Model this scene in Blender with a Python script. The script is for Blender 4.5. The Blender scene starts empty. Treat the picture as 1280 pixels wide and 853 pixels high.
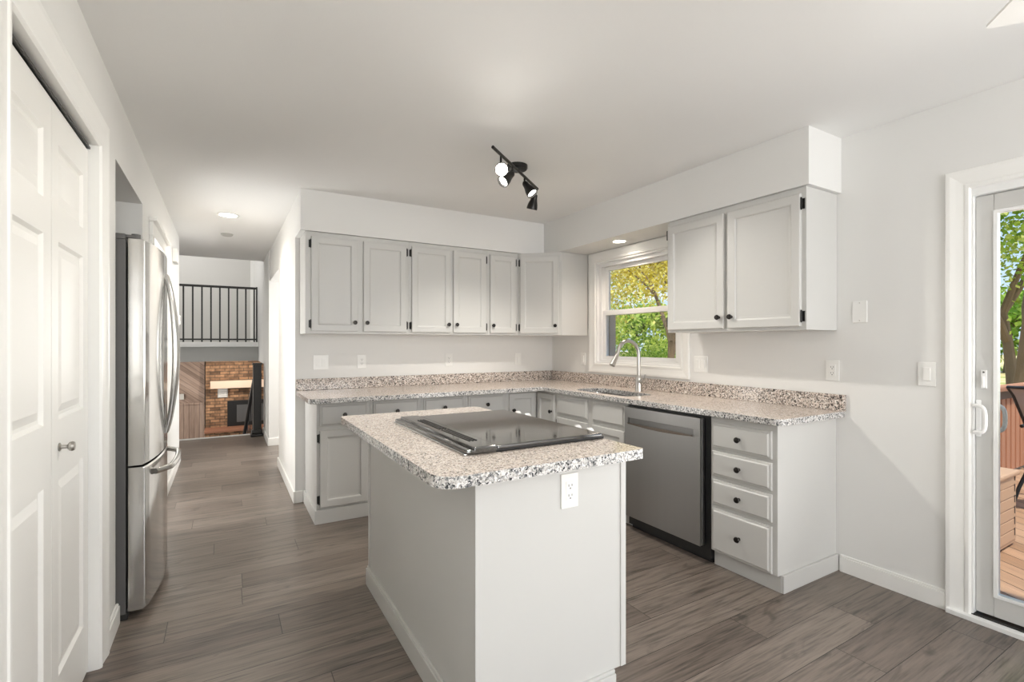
import bpy, bmesh, math, random
from mathutils import Vector, Matrix
from math import pi, sin, cos, radians, atan2, sqrt

sc = bpy.context.scene
COL = sc.collection

# ------------------------------------------------------------------ camera
F_PX = 612.0
YAW = atan2(640 - 281, F_PX)
cd = bpy.data.cameras.new('camera'); cam = bpy.data.objects.new('camera', cd); COL.objects.link(cam)
cam.location = (0, 0, 1.285)
cam.rotation_euler = (pi/2, 0, -YAW)
cd.sensor_fit = 'HORIZONTAL'; cd.sensor_width = 36.0
cd.lens = F_PX / 1280 * 36.0
cd.shift_y = 2.5 / 1280
cd.clip_start = 0.05; cd.clip_end = 400
sc.camera = cam

# ------------------------------------------------------------------ exposure
sc.view_settings.view_transform = 'Standard'
sc.view_settings.look = 'None'
sc.view_settings.gamma = 1
sc.view_settings.use_curve_mapping = False
sc.view_settings.exposure = 0.44
sc.cycles.max_bounces = 10
sc.cycles.diffuse_bounces = 5
sc.cycles.transparent_max_bounces = 24
sc.cycles.sample_clamp_indirect = 6
sc.cycles.caustics_reflective = False
sc.cycles.caustics_refractive = False

# ------------------------------------------------------------------ world: blue sky with loose clouds
w = bpy.data.worlds.new('sky'); sc.world = w; w.use_nodes = True
nt = w.node_tree; nt.nodes.clear()
out = nt.nodes.new('ShaderNodeOutputWorld'); bg = nt.nodes.new('ShaderNodeBackground')
tc = nt.nodes.new('ShaderNodeTexCoord'); mp = nt.nodes.new('ShaderNodeMapping'); mp.inputs['Scale'].default_value = (3, 3, 7)
nz = nt.nodes.new('ShaderNodeTexNoise'); nz.inputs['Scale'].default_value = 2.2; nz.inputs['Detail'].default_value = 8
rp = nt.nodes.new('ShaderNodeValToRGB'); rp.color_ramp.elements[0].position = .52; rp.color_ramp.elements[1].position = .68
sep = nt.nodes.new('ShaderNodeSeparateXYZ'); gr = nt.nodes.new('ShaderNodeValToRGB')
gr.color_ramp.elements[0].position = 0.0; gr.color_ramp.elements[0].color = (.62, .78, .95, 1)
gr.color_ramp.elements[1].position = .6; gr.color_ramp.elements[1].color = (.22, .42, .85, 1)
mx = nt.nodes.new('ShaderNodeMixRGB'); mx.inputs['Color2'].default_value = (.95, .97, 1, 1)
L = nt.links.new
L(tc.outputs['Generated'], mp.inputs['Vector']); L(mp.outputs[0], nz.inputs['Vector']); L(nz.outputs['Fac'], rp.inputs['Fac'])
L(tc.outputs['Generated'], sep.inputs[0]); L(sep.outputs['Z'], gr.inputs['Fac'])
L(gr.outputs['Color'], mx.inputs['Color1']); L(rp.outputs['Color'], mx.inputs['Fac'])
L(mx.outputs[0], bg.inputs['Color']); bg.inputs['Strength'].default_value = 0.95
L(bg.outputs[0], out.inputs['Surface'])

# ------------------------------------------------------------------ sun and area lights, several added as fill
def light(name, kind, loc, energy, color=(1, 1, 1), direction=None, **kw):
    ld = bpy.data.lights.new(name, kind); ld.energy = energy; ld.color = color
    for k, v in kw.items(): setattr(ld, k, v)
    o = bpy.data.objects.new(name, ld); COL.objects.link(o); o.location = loc
    if direction is not None:
        o.rotation_euler = Vector(direction).to_track_quat('-Z', 'Y').to_euler()
    return o
light('sun', 'SUN', (0, 0, 20), 3.9, (1, .97, .92), (.25, .35, -.9), angle=.02)
light('rear_fill_light', 'AREA', (1.3, -3.28, 1.45), 108, (1, .99, .975), (0, 1, .62), shape='RECTANGLE', size=2.7, size_y=1.7)  # fill added behind the camera, tilted up to brighten the ceiling
light('patio_door_daylight', 'AREA', (3.16, -.03, 1.1), 30, (1, .99, .975), (-1, 0, .5), shape='RECTANGLE', size=1.4, size_y=1.8)
light('side_room_fill_light', 'AREA', (-.9, 4.47, 1.2), 22, (1, .99, .97), (1, 0, .1), shape='RECTANGLE', size=.8, size_y=1.8)  # lamp added in the unseen side room to brighten the hall
light('den_fill_light', 'AREA', (2.3, 6.2, 1.4), 55, (1, .99, .97), (-1, 0, .15), shape='RECTANGLE', size=1.8, size_y=1.3)  # lamp added in the unseen den, evens out the hall light
light('foyer_area_light', 'AREA', (-1.2, 9.0, 3.55), 34, (1, .98, .96), (0, .15, -1), shape='RECTANGLE', size=2.4, size_y=2.0)  # area lamp below the foyer ceiling, facing down
light('family_room_daylight', 'AREA', (-2.8, 11.2, .2), 75, (1, .95, .88), (1, .3, -.1), shape='RECTANGLE', size=2.0, size_y=1.3)

# ------------------------------------------------------------------ materials
def new_mat(name):
    m = bpy.data.materials.new(name); m.use_nodes = True
    return m, m.node_tree, m.node_tree.nodes['Principled BSDF']
def N(nt, t, **kw):
    n = nt.nodes.new(t)
    for k, v in kw.items():
        if k in n.inputs: n.inputs[k].default_value = v
        else: setattr(n, k, v)
    return n
def ramp(nt, stops, interp='LINEAR'):
    r = nt.nodes.new('ShaderNodeValToRGB'); e = r.color_ramp.elements; r.color_ramp.interpolation = interp
    while len(e) < len(stops): e.new(.5)
    for k, (p, c) in enumerate(stops):
        e[k].position = p; e[k].color = (c[0], c[1], c[2], 1)
    return r
def srgb(r, g, b):
    f = lambda c: (c/255/12.92) if c/255 <= .04045 else ((c/255+.055)/1.055)**2.4
    return (f(r), f(g), f(b))
def paint(name, c, rough=.5, bump=.02, scale=220, spec=.5, metal=0):
    m, nt, b = new_mat(name)
    b.inputs['Roughness'].default_value = rough; b.inputs['Metallic'].default_value = metal
    b.inputs['Specular IOR Level'].default_value = spec
    tc = N(nt, 'ShaderNodeTexCoord')
    nz = N(nt, 'ShaderNodeTexNoise', Scale=scale, Detail=3.0)
    nt.links.new(tc.outputs['Object'], nz.inputs['Vector'])
    n2 = N(nt, 'ShaderNodeTexNoise', Scale=1.3, Detail=2.0); nt.links.new(tc.outputs['Object'], n2.inputs['Vector'])
    r = ramp(nt, [(.3, [x*.985 for x in c]), (.7, [min(1, x*1.01) for x in c])])
    nt.links.new(n2.outputs['Fac'], r.inputs['Fac']); nt.links.new(r.outputs['Color'], b.inputs['Base Color'])
    if bump:
        bp = N(nt, 'ShaderNodeBump', Strength=bump, Distance=.002)
        nt.links.new(nz.outputs['Fac'], bp.inputs['Height']); nt.links.new(bp.outputs[0], b.inputs['Normal'])
    return m
def emit(name, c, s):
    m, nt, b = new_mat(name); b.inputs['Base Color'].default_value = (*c, 1)
    b.inputs['Emission Color'].default_value = (*c, 1); b.inputs['Emission Strength'].default_value = s
    return m
M = {}
M['wall'] = paint('wall_paint', (.775, .77, .752), .6, .06, 300)
M['ceiling'] = paint('ceiling_paint', (.82, .817, .805), .8, .12, 160)
M['trim'] = paint('trim_white', (.86, .855, .83), .32, 0)
M['door_white'] = paint('door_white', (.83, .82, .79), .3, 0)
M['cabinet'] = paint('cabinet_grey_paint', (.60, .595, .575), .38, 0)
M['vinyl'] = paint('white_vinyl', (.86, .86, .85), .3, 0)
M['patio_vinyl'] = paint('patio_vinyl', (.60, .595, .575), .35, 0)
M['plate'] = paint('plate_plastic', (.85, .845, .82), .3, 0)
M['slot'] = paint('socket_slot', (.16, .155, .15), .5, 0)
M['black'] = paint('black_metal', (.018, .017, .016), .35, 0, metal=.4)
M['blackplastic'] = paint('black_plastic', (.012, .012, .012), .4, 0)
M['knob'] = paint('oil_rubbed_bronze', (.03, .027, .025), .28, 0, metal=.7)
M['nickel'] = paint('satin_nickel', (.52, .5, .47), .28, 0, metal=1)
M['fridge_side'] = paint('fridge_side_grey', (.085, .082, .08), .45, .05, 500)
M['taupe'] = paint('window_track_taupe', (.42, .36, .30), .6, 0)
M['rail_black'] = paint('railing_black', (.012, .011, .010), .4, 0)
M['whiteknob'] = paint('white_range_knob', (.85, .84, .82), .25, 0)
M['lamp'] = emit('lamp_diffuser', (1, .93, .82), 14)
M['bulb'] = emit('spot_bulb', (1, .95, .86), 60)
M['bulbdim'] = emit('spot_bulb_side', (1, .95, .88), 6)
M['grey_wall'] = paint('upper_wall_grey', (.60, .59, .565), .6, .03)
M['fascia'] = paint('fascia_grey', (.47, .465, .44), .6, .03)
M['sidewall'] = paint('siding', (.6, .58, .54), .7, .03)

def stainless(name, c, rough, axis_scale):
    m, nt, b = new_mat(name)
    b.inputs['Metallic'].default_value = 1; b.inputs['Base Color'].default_value = (*c, 1)
    tc = N(nt, 'ShaderNodeTexCoord'); mp = N(nt, 'ShaderNodeMapping'); mp.inputs['Scale'].default_value = axis_scale
    nz = N(nt, 'ShaderNodeTexNoise', Scale=1.0, Detail=4.0)
    nt.links.new(tc.outputs['Object'], mp.inputs['Vector']); nt.links.new(mp.outputs[0], nz.inputs['Vector'])
    r = ramp(nt, [(.3, (rough*.93,)*3), (.7, (rough*1.08,)*3)])
    nt.links.new(nz.outputs['Fac'], r.inputs['Fac']); nt.links.new(r.outputs['Color'], b.inputs['Roughness'])
    rc = ramp(nt, [(.3, [x*.985 for x in c]), (.7, [x*1.015 for x in c])])
    nt.links.new(nz.outputs['Fac'], rc.inputs['Fac']); nt.links.new(rc.outputs['Color'], b.inputs['Base Color'])
    return m
M['steel'] = stainless('brushed_stainless', (.56, .55, .53), .13, (40, 40, 1.0))
M['steel_dw'] = stainless('brushed_stainless_dishwasher', (.34, .335, .325), .34, (25, 25, .8))
M['steel_sm'] = stainless('smooth_stainless', (.6, .59, .57), .2, (5, 5, 5))
M['steel_dark'] = stainless('dark_stainless', (.2, .195, .19), .3, (60, 60, 60))

# black glass
m, nt, b = new_mat('black_ceramic_glass'); M['blackglass'] = m
b.inputs['Base Color'].default_value = (.022, .019, .016, 1); b.inputs['Roughness'].default_value = .06
b.inputs['IOR'].default_value = 1.95
nz = N(nt, 'ShaderNodeTexNoise', Scale=60.0, Detail=3.0)
r = ramp(nt, [(.4, (.05,)*3), (.7, (.08,)*3)]); nt.links.new(nz.outputs['Fac'], r.inputs['Fac']); nt.links.new(r.outputs['Color'], b.inputs['Roughness'])

# clear window glass
m = bpy.data.materials.new('window_glass'); m.use_nodes = True; nt = m.node_tree; nt.nodes.clear(); M['glass'] = m
o_ = N(nt, 'ShaderNodeOutputMaterial'); tr = N(nt, 'ShaderNodeBsdfTransparent', Color=(.97, .98, .97, 1)); gl = N(nt, 'ShaderNodeBsdfGlossy', Roughness=.02)
fr = N(nt, 'ShaderNodeFresnel', IOR=1.25); ms = N(nt, 'ShaderNodeMixShader')
nt.links.new(fr.outputs[0], ms.inputs[0]); nt.links.new(tr.outputs[0], ms.inputs[1]); nt.links.new(gl.outputs[0], ms.inputs[2]); nt.links.new(ms.outputs[0], o_.inputs['Surface'])

def math_n(nt, op, a, b=None, c=None):
    n = nt.nodes.new('ShaderNodeMath'); n.operation = op
    for k, v in enumerate((a, b, c)):
        if v is None: continue
        if isinstance(v, (int, float)): n.inputs[k].default_value = v
        else: nt.links.new(v, n.inputs[k])
    return n.outputs[0]

# plank floor (boards run along X, rows along Y)
JOINTS = ((4, 1.714), (1, 2.56), (0, 2.22), (-1, 2.81), (2, 2.035), (10, .075), (9, -.226))
def planks(name, width, length, y0, tones, grain, rough, gap=.0016, rot=0, bumpd=.4, knots=True, joints=()):
    m, nt, b = new_mat(name)
    tc = N(nt, 'ShaderNodeTexCoord'); mp = N(nt, 'ShaderNodeMapping'); mp.inputs['Rotation'].default_value = (0, 0, rot)
    nt.links.new(tc.outputs['Object'], mp.inputs['Vector'])
    s = N(nt, 'ShaderNodeSeparateXYZ'); nt.links.new(mp.outputs[0], s.inputs[0])
    v = math_n(nt, 'DIVIDE', math_n(nt, 'SUBTRACT', s.outputs['Y'], y0), width)
    row = math_n(nt, 'FLOOR', v); fv = math_n(nt, 'FRACT', v)
    off = math_n(nt, 'FRACT', math_n(nt, 'MULTIPLY', math_n(nt, 'ADD', row, 37.3), .3713))
    for rk_, jx in joints:
        d_ = math_n(nt, 'SUBTRACT', (-jx/length) % 1.0, off)
        off = math_n(nt, 'ADD', off, math_n(nt, 'MULTIPLY', d_, math_n(nt, 'COMPARE', row, float(rk_), .1)))
    u = math_n(nt, 'ADD', math_n(nt, 'DIVIDE', s.outputs['X'], length), off)
    cu = math_n(nt, 'FLOOR', u); fu = math_n(nt, 'FRACT', u)
    cx = N(nt, 'ShaderNodeCombineXYZ'); nt.links.new(cu, cx.inputs[0]); nt.links.new(row, cx.inputs[1])
    wn = N(nt, 'ShaderNodeTexWhiteNoise'); nt.links.new(cx.outputs[0], wn.inputs['Vector'])
    # grain coords
    g = N(nt, 'ShaderNodeCombineXYZ')
    nt.links.new(math_n(nt, 'MULTIPLY', s.outputs['X'], 1.4), g.inputs[0])
    nt.links.new(math_n(nt, 'MULTIPLY', s.outputs['Y'], 24.0), g.inputs[1])
    nt.links.new(math_n(nt, 'MULTIPLY', wn.outputs['Value'], 40.0), g.inputs[2])
    n1 = N(nt, 'ShaderNodeTexNoise', Scale=1.0, Detail=6.0, Roughness=.68, Distortion=.5); nt.links.new(g.outputs[0], n1.inputs['Vector'])
    g2 = N(nt, 'ShaderNodeCombineXYZ')
    nt.links.new(math_n(nt, 'MULTIPLY', s.outputs['X'], 6.0), g2.inputs[0])
    nt.links.new(math_n(nt, 'MULTIPLY', s.outputs['Y'], 110.0), g2.inputs[1])
    nt.links.new(math_n(nt, 'MULTIPLY', wn.outputs['Value'], 90.0), g2.inputs[2])
    n2 = N(nt, 'ShaderNodeTexNoise', Scale=1.0, Detail=3.0); nt.links.new(g2.outputs[0], n2.inputs['Vector'])
    rt = ramp(nt, [(0, tones[0]), (.5, tones[1]), (1, tones[2])]); nt.links.new(wn.outputs['Value'], rt.inputs['Fac'])
    fac = math_n(nt, 'ADD', math_n(nt, 'MULTIPLY', n1.outputs['Fac'], .6), math_n(nt, 'MULTIPLY', n2.outputs['Fac'], .4))
    rg = ramp(nt, [(.33, (1-grain,)*3), (.5, (1,)*3), (.68, (1+grain*.55,)*3)]); nt.links.new(fac, rg.inputs['Fac'])
    mul = N(nt, 'ShaderNodeMixRGB', blend_type='MULTIPLY'); mul.inputs['Fac'].default_value = 1
    nt.links.new(rt.outputs['Color'], mul.inputs['Color1']); nt.links.new(rg.outputs['Color'], mul.inputs['Color2'])
    col = mul.outputs[0]
    if knots:
        g3 = N(nt, 'ShaderNodeCombineXYZ')
        nt.links.new(math_n(nt, 'MULTIPLY', s.outputs['X'], 3.2), g3.inputs[0]); nt.links.new(math_n(nt, 'MULTIPLY', s.outputs['Y'], 9.0), g3.inputs[1])
        nt.links.new(math_n(nt, 'MULTIPLY', wn.outputs['Value'], 23.0), g3.inputs[2])
        n3 = N(nt, 'ShaderNodeTexNoise', Scale=1.0, Detail=4.0, Distortion=1.2); nt.links.new(g3.outputs[0], n3.inputs['Vector'])
        rk = ramp(nt, [(.62, (1,)*3), (.74, (.5,)*3)]); nt.links.new(n3.outputs['Fac'], rk.inputs['Fac'])
        mk = N(nt, 'ShaderNodeMixRGB', blend_type='MULTIPLY'); mk.inputs['Fac'].default_value = 1
        nt.links.new(col, mk.inputs['Color1']); nt.links.new(rk.outputs['Color'], mk.inputs['Color2']); col = mk.outputs[0]
    # seams
    gv = math_n(nt, 'LESS_THAN', math_n(nt, 'MULTIPLY', math_n(nt, 'MINIMUM', fv, math_n(nt, 'SUBTRACT', 1.0, fv)), width), gap)
    gu = math_n(nt, 'LESS_THAN', math_n(nt, 'MULTIPLY', math_n(nt, 'MINIMUM', fu, math_n(nt, 'SUBTRACT', 1.0, fu)), length), gap)
    seam = math_n(nt, 'MAXIMUM', gv, gu)
    ms = N(nt, 'ShaderNodeMixRGB'); nt.links.new(seam, ms.inputs['Fac']); nt.links.new(col, ms.inputs['Color1'])
    ms.inputs['Color2'].default_value = (*[x*.28 for x in tones[0]], 1)
    nt.links.new(ms.outputs[0], b.inputs['Base Color'])
    rr = ramp(nt, [(.3, (rough*.85,)*3), (.7, (rough*1.15,)*3)]); nt.links.new(fac, rr.inputs['Fac']); nt.links.new(rr.outputs['Color'], b.inputs['Roughness'])
    bp = N(nt, 'ShaderNodeBump', Strength=bumpd, Distance=.001)
    hh = math_n(nt, 'SUBTRACT', math_n(nt, 'MULTIPLY', fac, .5), seam); nt.links.new(hh, bp.inputs['Height']); nt.links.new(bp.outputs[0], b.inputs['Normal'])
    return m
M['floor'] = planks('vinyl_plank_floor', .184, 1.22, .905, (srgb(106, 95, 87), srgb(115, 104, 95), srgb(125, 114, 105)), .72, .33, joints=JOINTS)
M['deck'] = planks('deck_boards', .14, 3.6, 0, (srgb(142, 108, 80), srgb(160, 124, 94), srgb(176, 140, 110)), .3, .6, gap=.004, rot=radians(-62), knots=False)
M['fence_wood'] = planks('fence_wood', .14, 5, 0, (srgb(150, 98, 70), srgb(170, 115, 84), srgb(188, 135, 102)), .25, .7, knots=False)

# granite
def granite(name, stops, scale, blotch=.35):
    m, nt, b = new_mat(name)
    tc = N(nt, 'ShaderNodeTexCoord')
    nzd = N(nt, 'ShaderNodeTexNoise', Scale=scale*.8, Detail=3.0); nt.links.new(tc.outputs['Object'], nzd.inputs['Vector'])
    mixv = N(nt, 'ShaderNodeMixRGB'); mixv.inputs['Fac'].default_value = .012
    nt.links.new(tc.outputs['Object'], mixv.inputs['Color1']); nt.links.new(nzd.outputs['Color'], mixv.inputs['Color2'])
    vo = N(nt, 'ShaderNodeTexVoronoi', Scale=scale); nt.links.new(mixv.outputs[0], vo.inputs['Vector'])
    s = N(nt, 'ShaderNodeSeparateColor'); nt.links.new(vo.outputs['Color'], s.inputs[0])
    r = ramp(nt, stops, 'CONSTANT'); nt.links.new(s.outputs[0], r.inputs['Fac'])
    vo2 = N(nt, 'ShaderNodeTexVoronoi', Scale=scale*2.3); nt.links.new(mixv.outputs[0], vo2.inputs['Vector'])
    s2 = N(nt, 'ShaderNodeSeparateColor'); nt.links.new(vo2.outputs['Color'], s2.inputs[0])
    r2 = ramp(nt, [(0, (.42, .38, .36)), (.10, (.78, .74, .7)), (.25, (1, 1, 1)), (.8, (1.12, 1.1, 1.08))], 'CONSTANT'); nt.links.new(s2.outputs[1], r2.inputs['Fac'])
    mu = N(nt, 'ShaderNodeMixRGB', blend_type='MULTIPLY'); mu.inputs['Fac'].default_value = 1
    nt.links.new(r.outputs['Color'], mu.inputs['Color1']); nt.links.new(r2.outputs['Color'], mu.inputs['Color2'])
    nt.links.new(mu.outputs[0], b.inputs['Base Color'])
    b.inputs['Roughness'].default_value = .13; b.inputs['Specular IOR Level'].default_value = .45
    return m
M['granite'] = granite('speckled_granite', [(0, (.17, .15, .14)), (.06, (.38, .33, .30)), (.17, (.62, .53, .465)), (.34, (.80, .705, .63)), (.62, (.86, .78, .71)), (.84, (.92, .86, .81))], 200)
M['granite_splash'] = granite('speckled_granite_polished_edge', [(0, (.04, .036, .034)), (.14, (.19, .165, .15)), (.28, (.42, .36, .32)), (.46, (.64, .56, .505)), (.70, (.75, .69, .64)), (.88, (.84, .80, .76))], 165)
M['granite_edge'] = granite('speckled_granite_raw_edge', [(0, (.05, .055, .06)), (.12, (.20, .205, .21)), (.27, (.42, .42, .415)), (.45, (.62, .61, .595)), (.7, (.73, .72, .71)), (.86, (.82, .82, .81))], 175)

# brick, wood panelling
def brick_mat():
    m, nt, b = new_mat('fireplace_brick')
    tc = N(nt, 'ShaderNodeTexCoord'); s = N(nt, 'ShaderNodeSeparateXYZ'); nt.links.new(tc.outputs['Object'], s.inputs[0])
    c = N(nt, 'ShaderNodeCombineXYZ'); nt.links.new(s.outputs['X'], c.inputs[0]); nt.links.new(s.outputs['Z'], c.inputs[1])
    br = N(nt, 'ShaderNodeTexBrick', Scale=1.0)
    br.inputs['Brick Width'].default_value = .19; br.inputs['Row Height'].default_value = .068; br.inputs['Mortar Size'].default_value = .007
    br.inputs['Color1'].default_value = (*srgb(176, 138, 106), 1); br.inputs['Color2'].default_value = (*srgb(98, 74, 56), 1); br.inputs['Mortar'].default_value = (*srgb(84, 72, 60), 1)
    br.inputs['Bias'].default_value = -.1
    nt.links.new(c.outputs[0], br.inputs['Vector'])
    nz = N(nt, 'ShaderNodeTexNoise', Scale=9.0, Detail=5.0); nt.links.new(tc.outputs['Object'], nz.inputs['Vector'])
    r = ramp(nt, [(.35, (.6, .58, .55)), (.65, (1.25, 1.2, 1.15))]); nt.links.new(nz.outputs['Fac'], r.inputs['Fac'])
    mu = N(nt, 'ShaderNodeMixRGB', blend_type='MULTIPLY'); mu.inputs['Fac'].default_value = 1
    nt.links.new(br.outputs['Color'], mu.inputs['Color1']); nt.links.new(r.outputs['Color'], mu.inputs['Color2'])
    nt.links.new(mu.outputs[0], b.inputs['Base Color']); b.inputs['Roughness'].default_value = .8
    bp = N(nt, 'ShaderNodeBump', Strength=.6, Distance=.01, invert=True); nt.links.new(br.outputs['Fac'], bp.inputs['Height']); nt.links.new(bp.outputs[0], b.inputs['Normal'])
    return m
M['brick'] = brick_mat()
def plank_wall(name, ang, wid):
    m, nt, b = new_mat(name)
    tc = N(nt, 'ShaderNodeTexCoord'); mp = N(nt, 'ShaderNodeMapping'); mp.inputs['Rotation'].default_value = (0, ang, 0)
    nt.links.new(tc.outputs['Object'], mp.inputs['Vector']); s = N(nt, 'ShaderNodeSeparateXYZ'); nt.links.new(mp.outputs[0], s.inputs[0])
    u = math_n(nt, 'DIVIDE', s.outputs['X'], wid); fu = math_n(nt, 'FRACT', u); cu = math_n(nt, 'FLOOR', u)
    wn = N(nt, 'ShaderNodeTexWhiteNoise', noise_dimensions='1D'); nt.links.new(cu, wn.inputs['W'])
    g = N(nt, 'ShaderNodeCombineXYZ'); nt.links.new(math_n(nt, 'MULTIPLY', s.outputs['X'], 30.0), g.inputs[0]); nt.links.new(math_n(nt, 'MULTIPLY', s.outputs['Z'], 3.0), g.inputs[1]); nt.links.new(wn.outputs['Value'], g.inputs[2])
    nz = N(nt, 'ShaderNodeTexNoise', Scale=1.0, Detail=5.0); nt.links.new(g.outputs[0], nz.inputs['Vector'])
    f = math_n(nt, 'ADD', math_n(nt, 'MULTIPLY', wn.outputs['Value'], .45), math_n(nt, 'MULTIPLY', nz.outputs['Fac'], .55))
    r = ramp(nt, [(.2, srgb(112, 94, 84)), (.5, srgb(150, 130, 117)), (.8, srgb(180, 160, 147))]); nt.links.new(f, r.inputs['Fac'])
    gp = math_n(nt, 'LESS_THAN', fu, .06)
    mu = N(nt, 'ShaderNodeMixRGB'); nt.links.new(gp, mu.inputs['Fac']); nt.links.new(r.outputs['Color'], mu.inputs['Color1']); mu.inputs['Color2'].default_value = (*srgb(60, 46, 40), 1)
    nt.links.new(mu.outputs[0], b.inputs['Base Color']); b.inputs['Roughness'].default_value = .7
    return m
M['panel_diag'] = plank_wall('panelling_diagonal', radians(52), .085)
M['panel_vert'] = plank_wall('panelling_vertical', 0, .10)
M['mantel'] = paint('mantel_wood', srgb(222, 198, 178), .6, .3, 40)
M['hearth'] = paint('hearth_brick_cap', srgb(160, 112, 88), .7, .3, 60)
M['grate'] = paint('firebox_glass', (.10, .10, .10), .3, 0)
M['bark'] = paint('tree_bark', srgb(120, 100, 78), .9, 1.0, 18)
M['grass'] = None
def grass_mat():
    m, nt, b = new_mat('dry_meadow'); tc = N(nt, 'ShaderNodeTexCoord')
    nz = N(nt, 'ShaderNodeTexNoise', Scale=.35, Detail=8.0); nt.links.new(tc.outputs['Object'], nz.inputs['Vector'])
    r = ramp(nt, [(.35, srgb(150, 160, 80)), (.5, srgb(205, 185, 130)), (.68, srgb(225, 200, 150))]); nt.links.new(nz.outputs['Fac'], r.inputs['Fac'])
    nt.links.new(r.outputs['Color'], b.inputs['Base Color']); b.inputs['Roughness'].default_value = .95
    return m
M['grass'] = grass_mat()
def leaf_mat(name, c1, c2, c3):
    m = bpy.data.materials.new(name); m.use_nodes = True; nt = m.node_tree; nt.nodes.clear()
    o_ = N(nt, 'ShaderNodeOutputMaterial'); g = N(nt, 'ShaderNodeNewGeometry')
    r = ramp(nt, [(0, c1), (.5, c2), (1, c3)]); nt.links.new(g.outputs['Random Per Island'], r.inputs['Fac'])
    d = N(nt, 'ShaderNodeBsdfDiffuse'); t = N(nt, 'ShaderNodeBsdfTranslucent'); ms = N(nt, 'ShaderNodeMixShader'); ms.inputs[0].default_value = .5
    nt.links.new(r.outputs['Color'], d.inputs['Color']); nt.links.new(r.outputs['Color'], t.inputs['Color'])
    nt.links.new(d.outputs[0], ms.inputs[1]); nt.links.new(t.outputs[0], ms.inputs[2]); nt.links.new(ms.outputs[0], o_.inputs['Surface'])
    return m
M['leaf_y'] = leaf_mat('leaves_yellow_green', srgb(190, 170, 60), srgb(228, 214, 105), srgb(248, 240, 165))
M['leaf_g'] = leaf_mat('leaves_green', srgb(95, 135, 45), srgb(155, 190, 75), srgb(205, 222, 120))
M['leaf_m'] = leaf_mat('leaves_mid_green', srgb(125, 150, 50), srgb(185, 203, 90), srgb(225, 230, 140))
M['box_resin'] = paint('deck_box_resin', srgb(184, 148, 118), .6, .2, 60)
M['box_groove'] = paint('deck_box_groove', srgb(70, 55, 44), .7, 0)
M['sling'] = paint('sling_fabric', srgb(182, 170, 162), .8, .4, 300)
M['chair_metal'] = paint('chair_metal', (.03, .03, .03), .35, 0, metal=.5)

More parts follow.
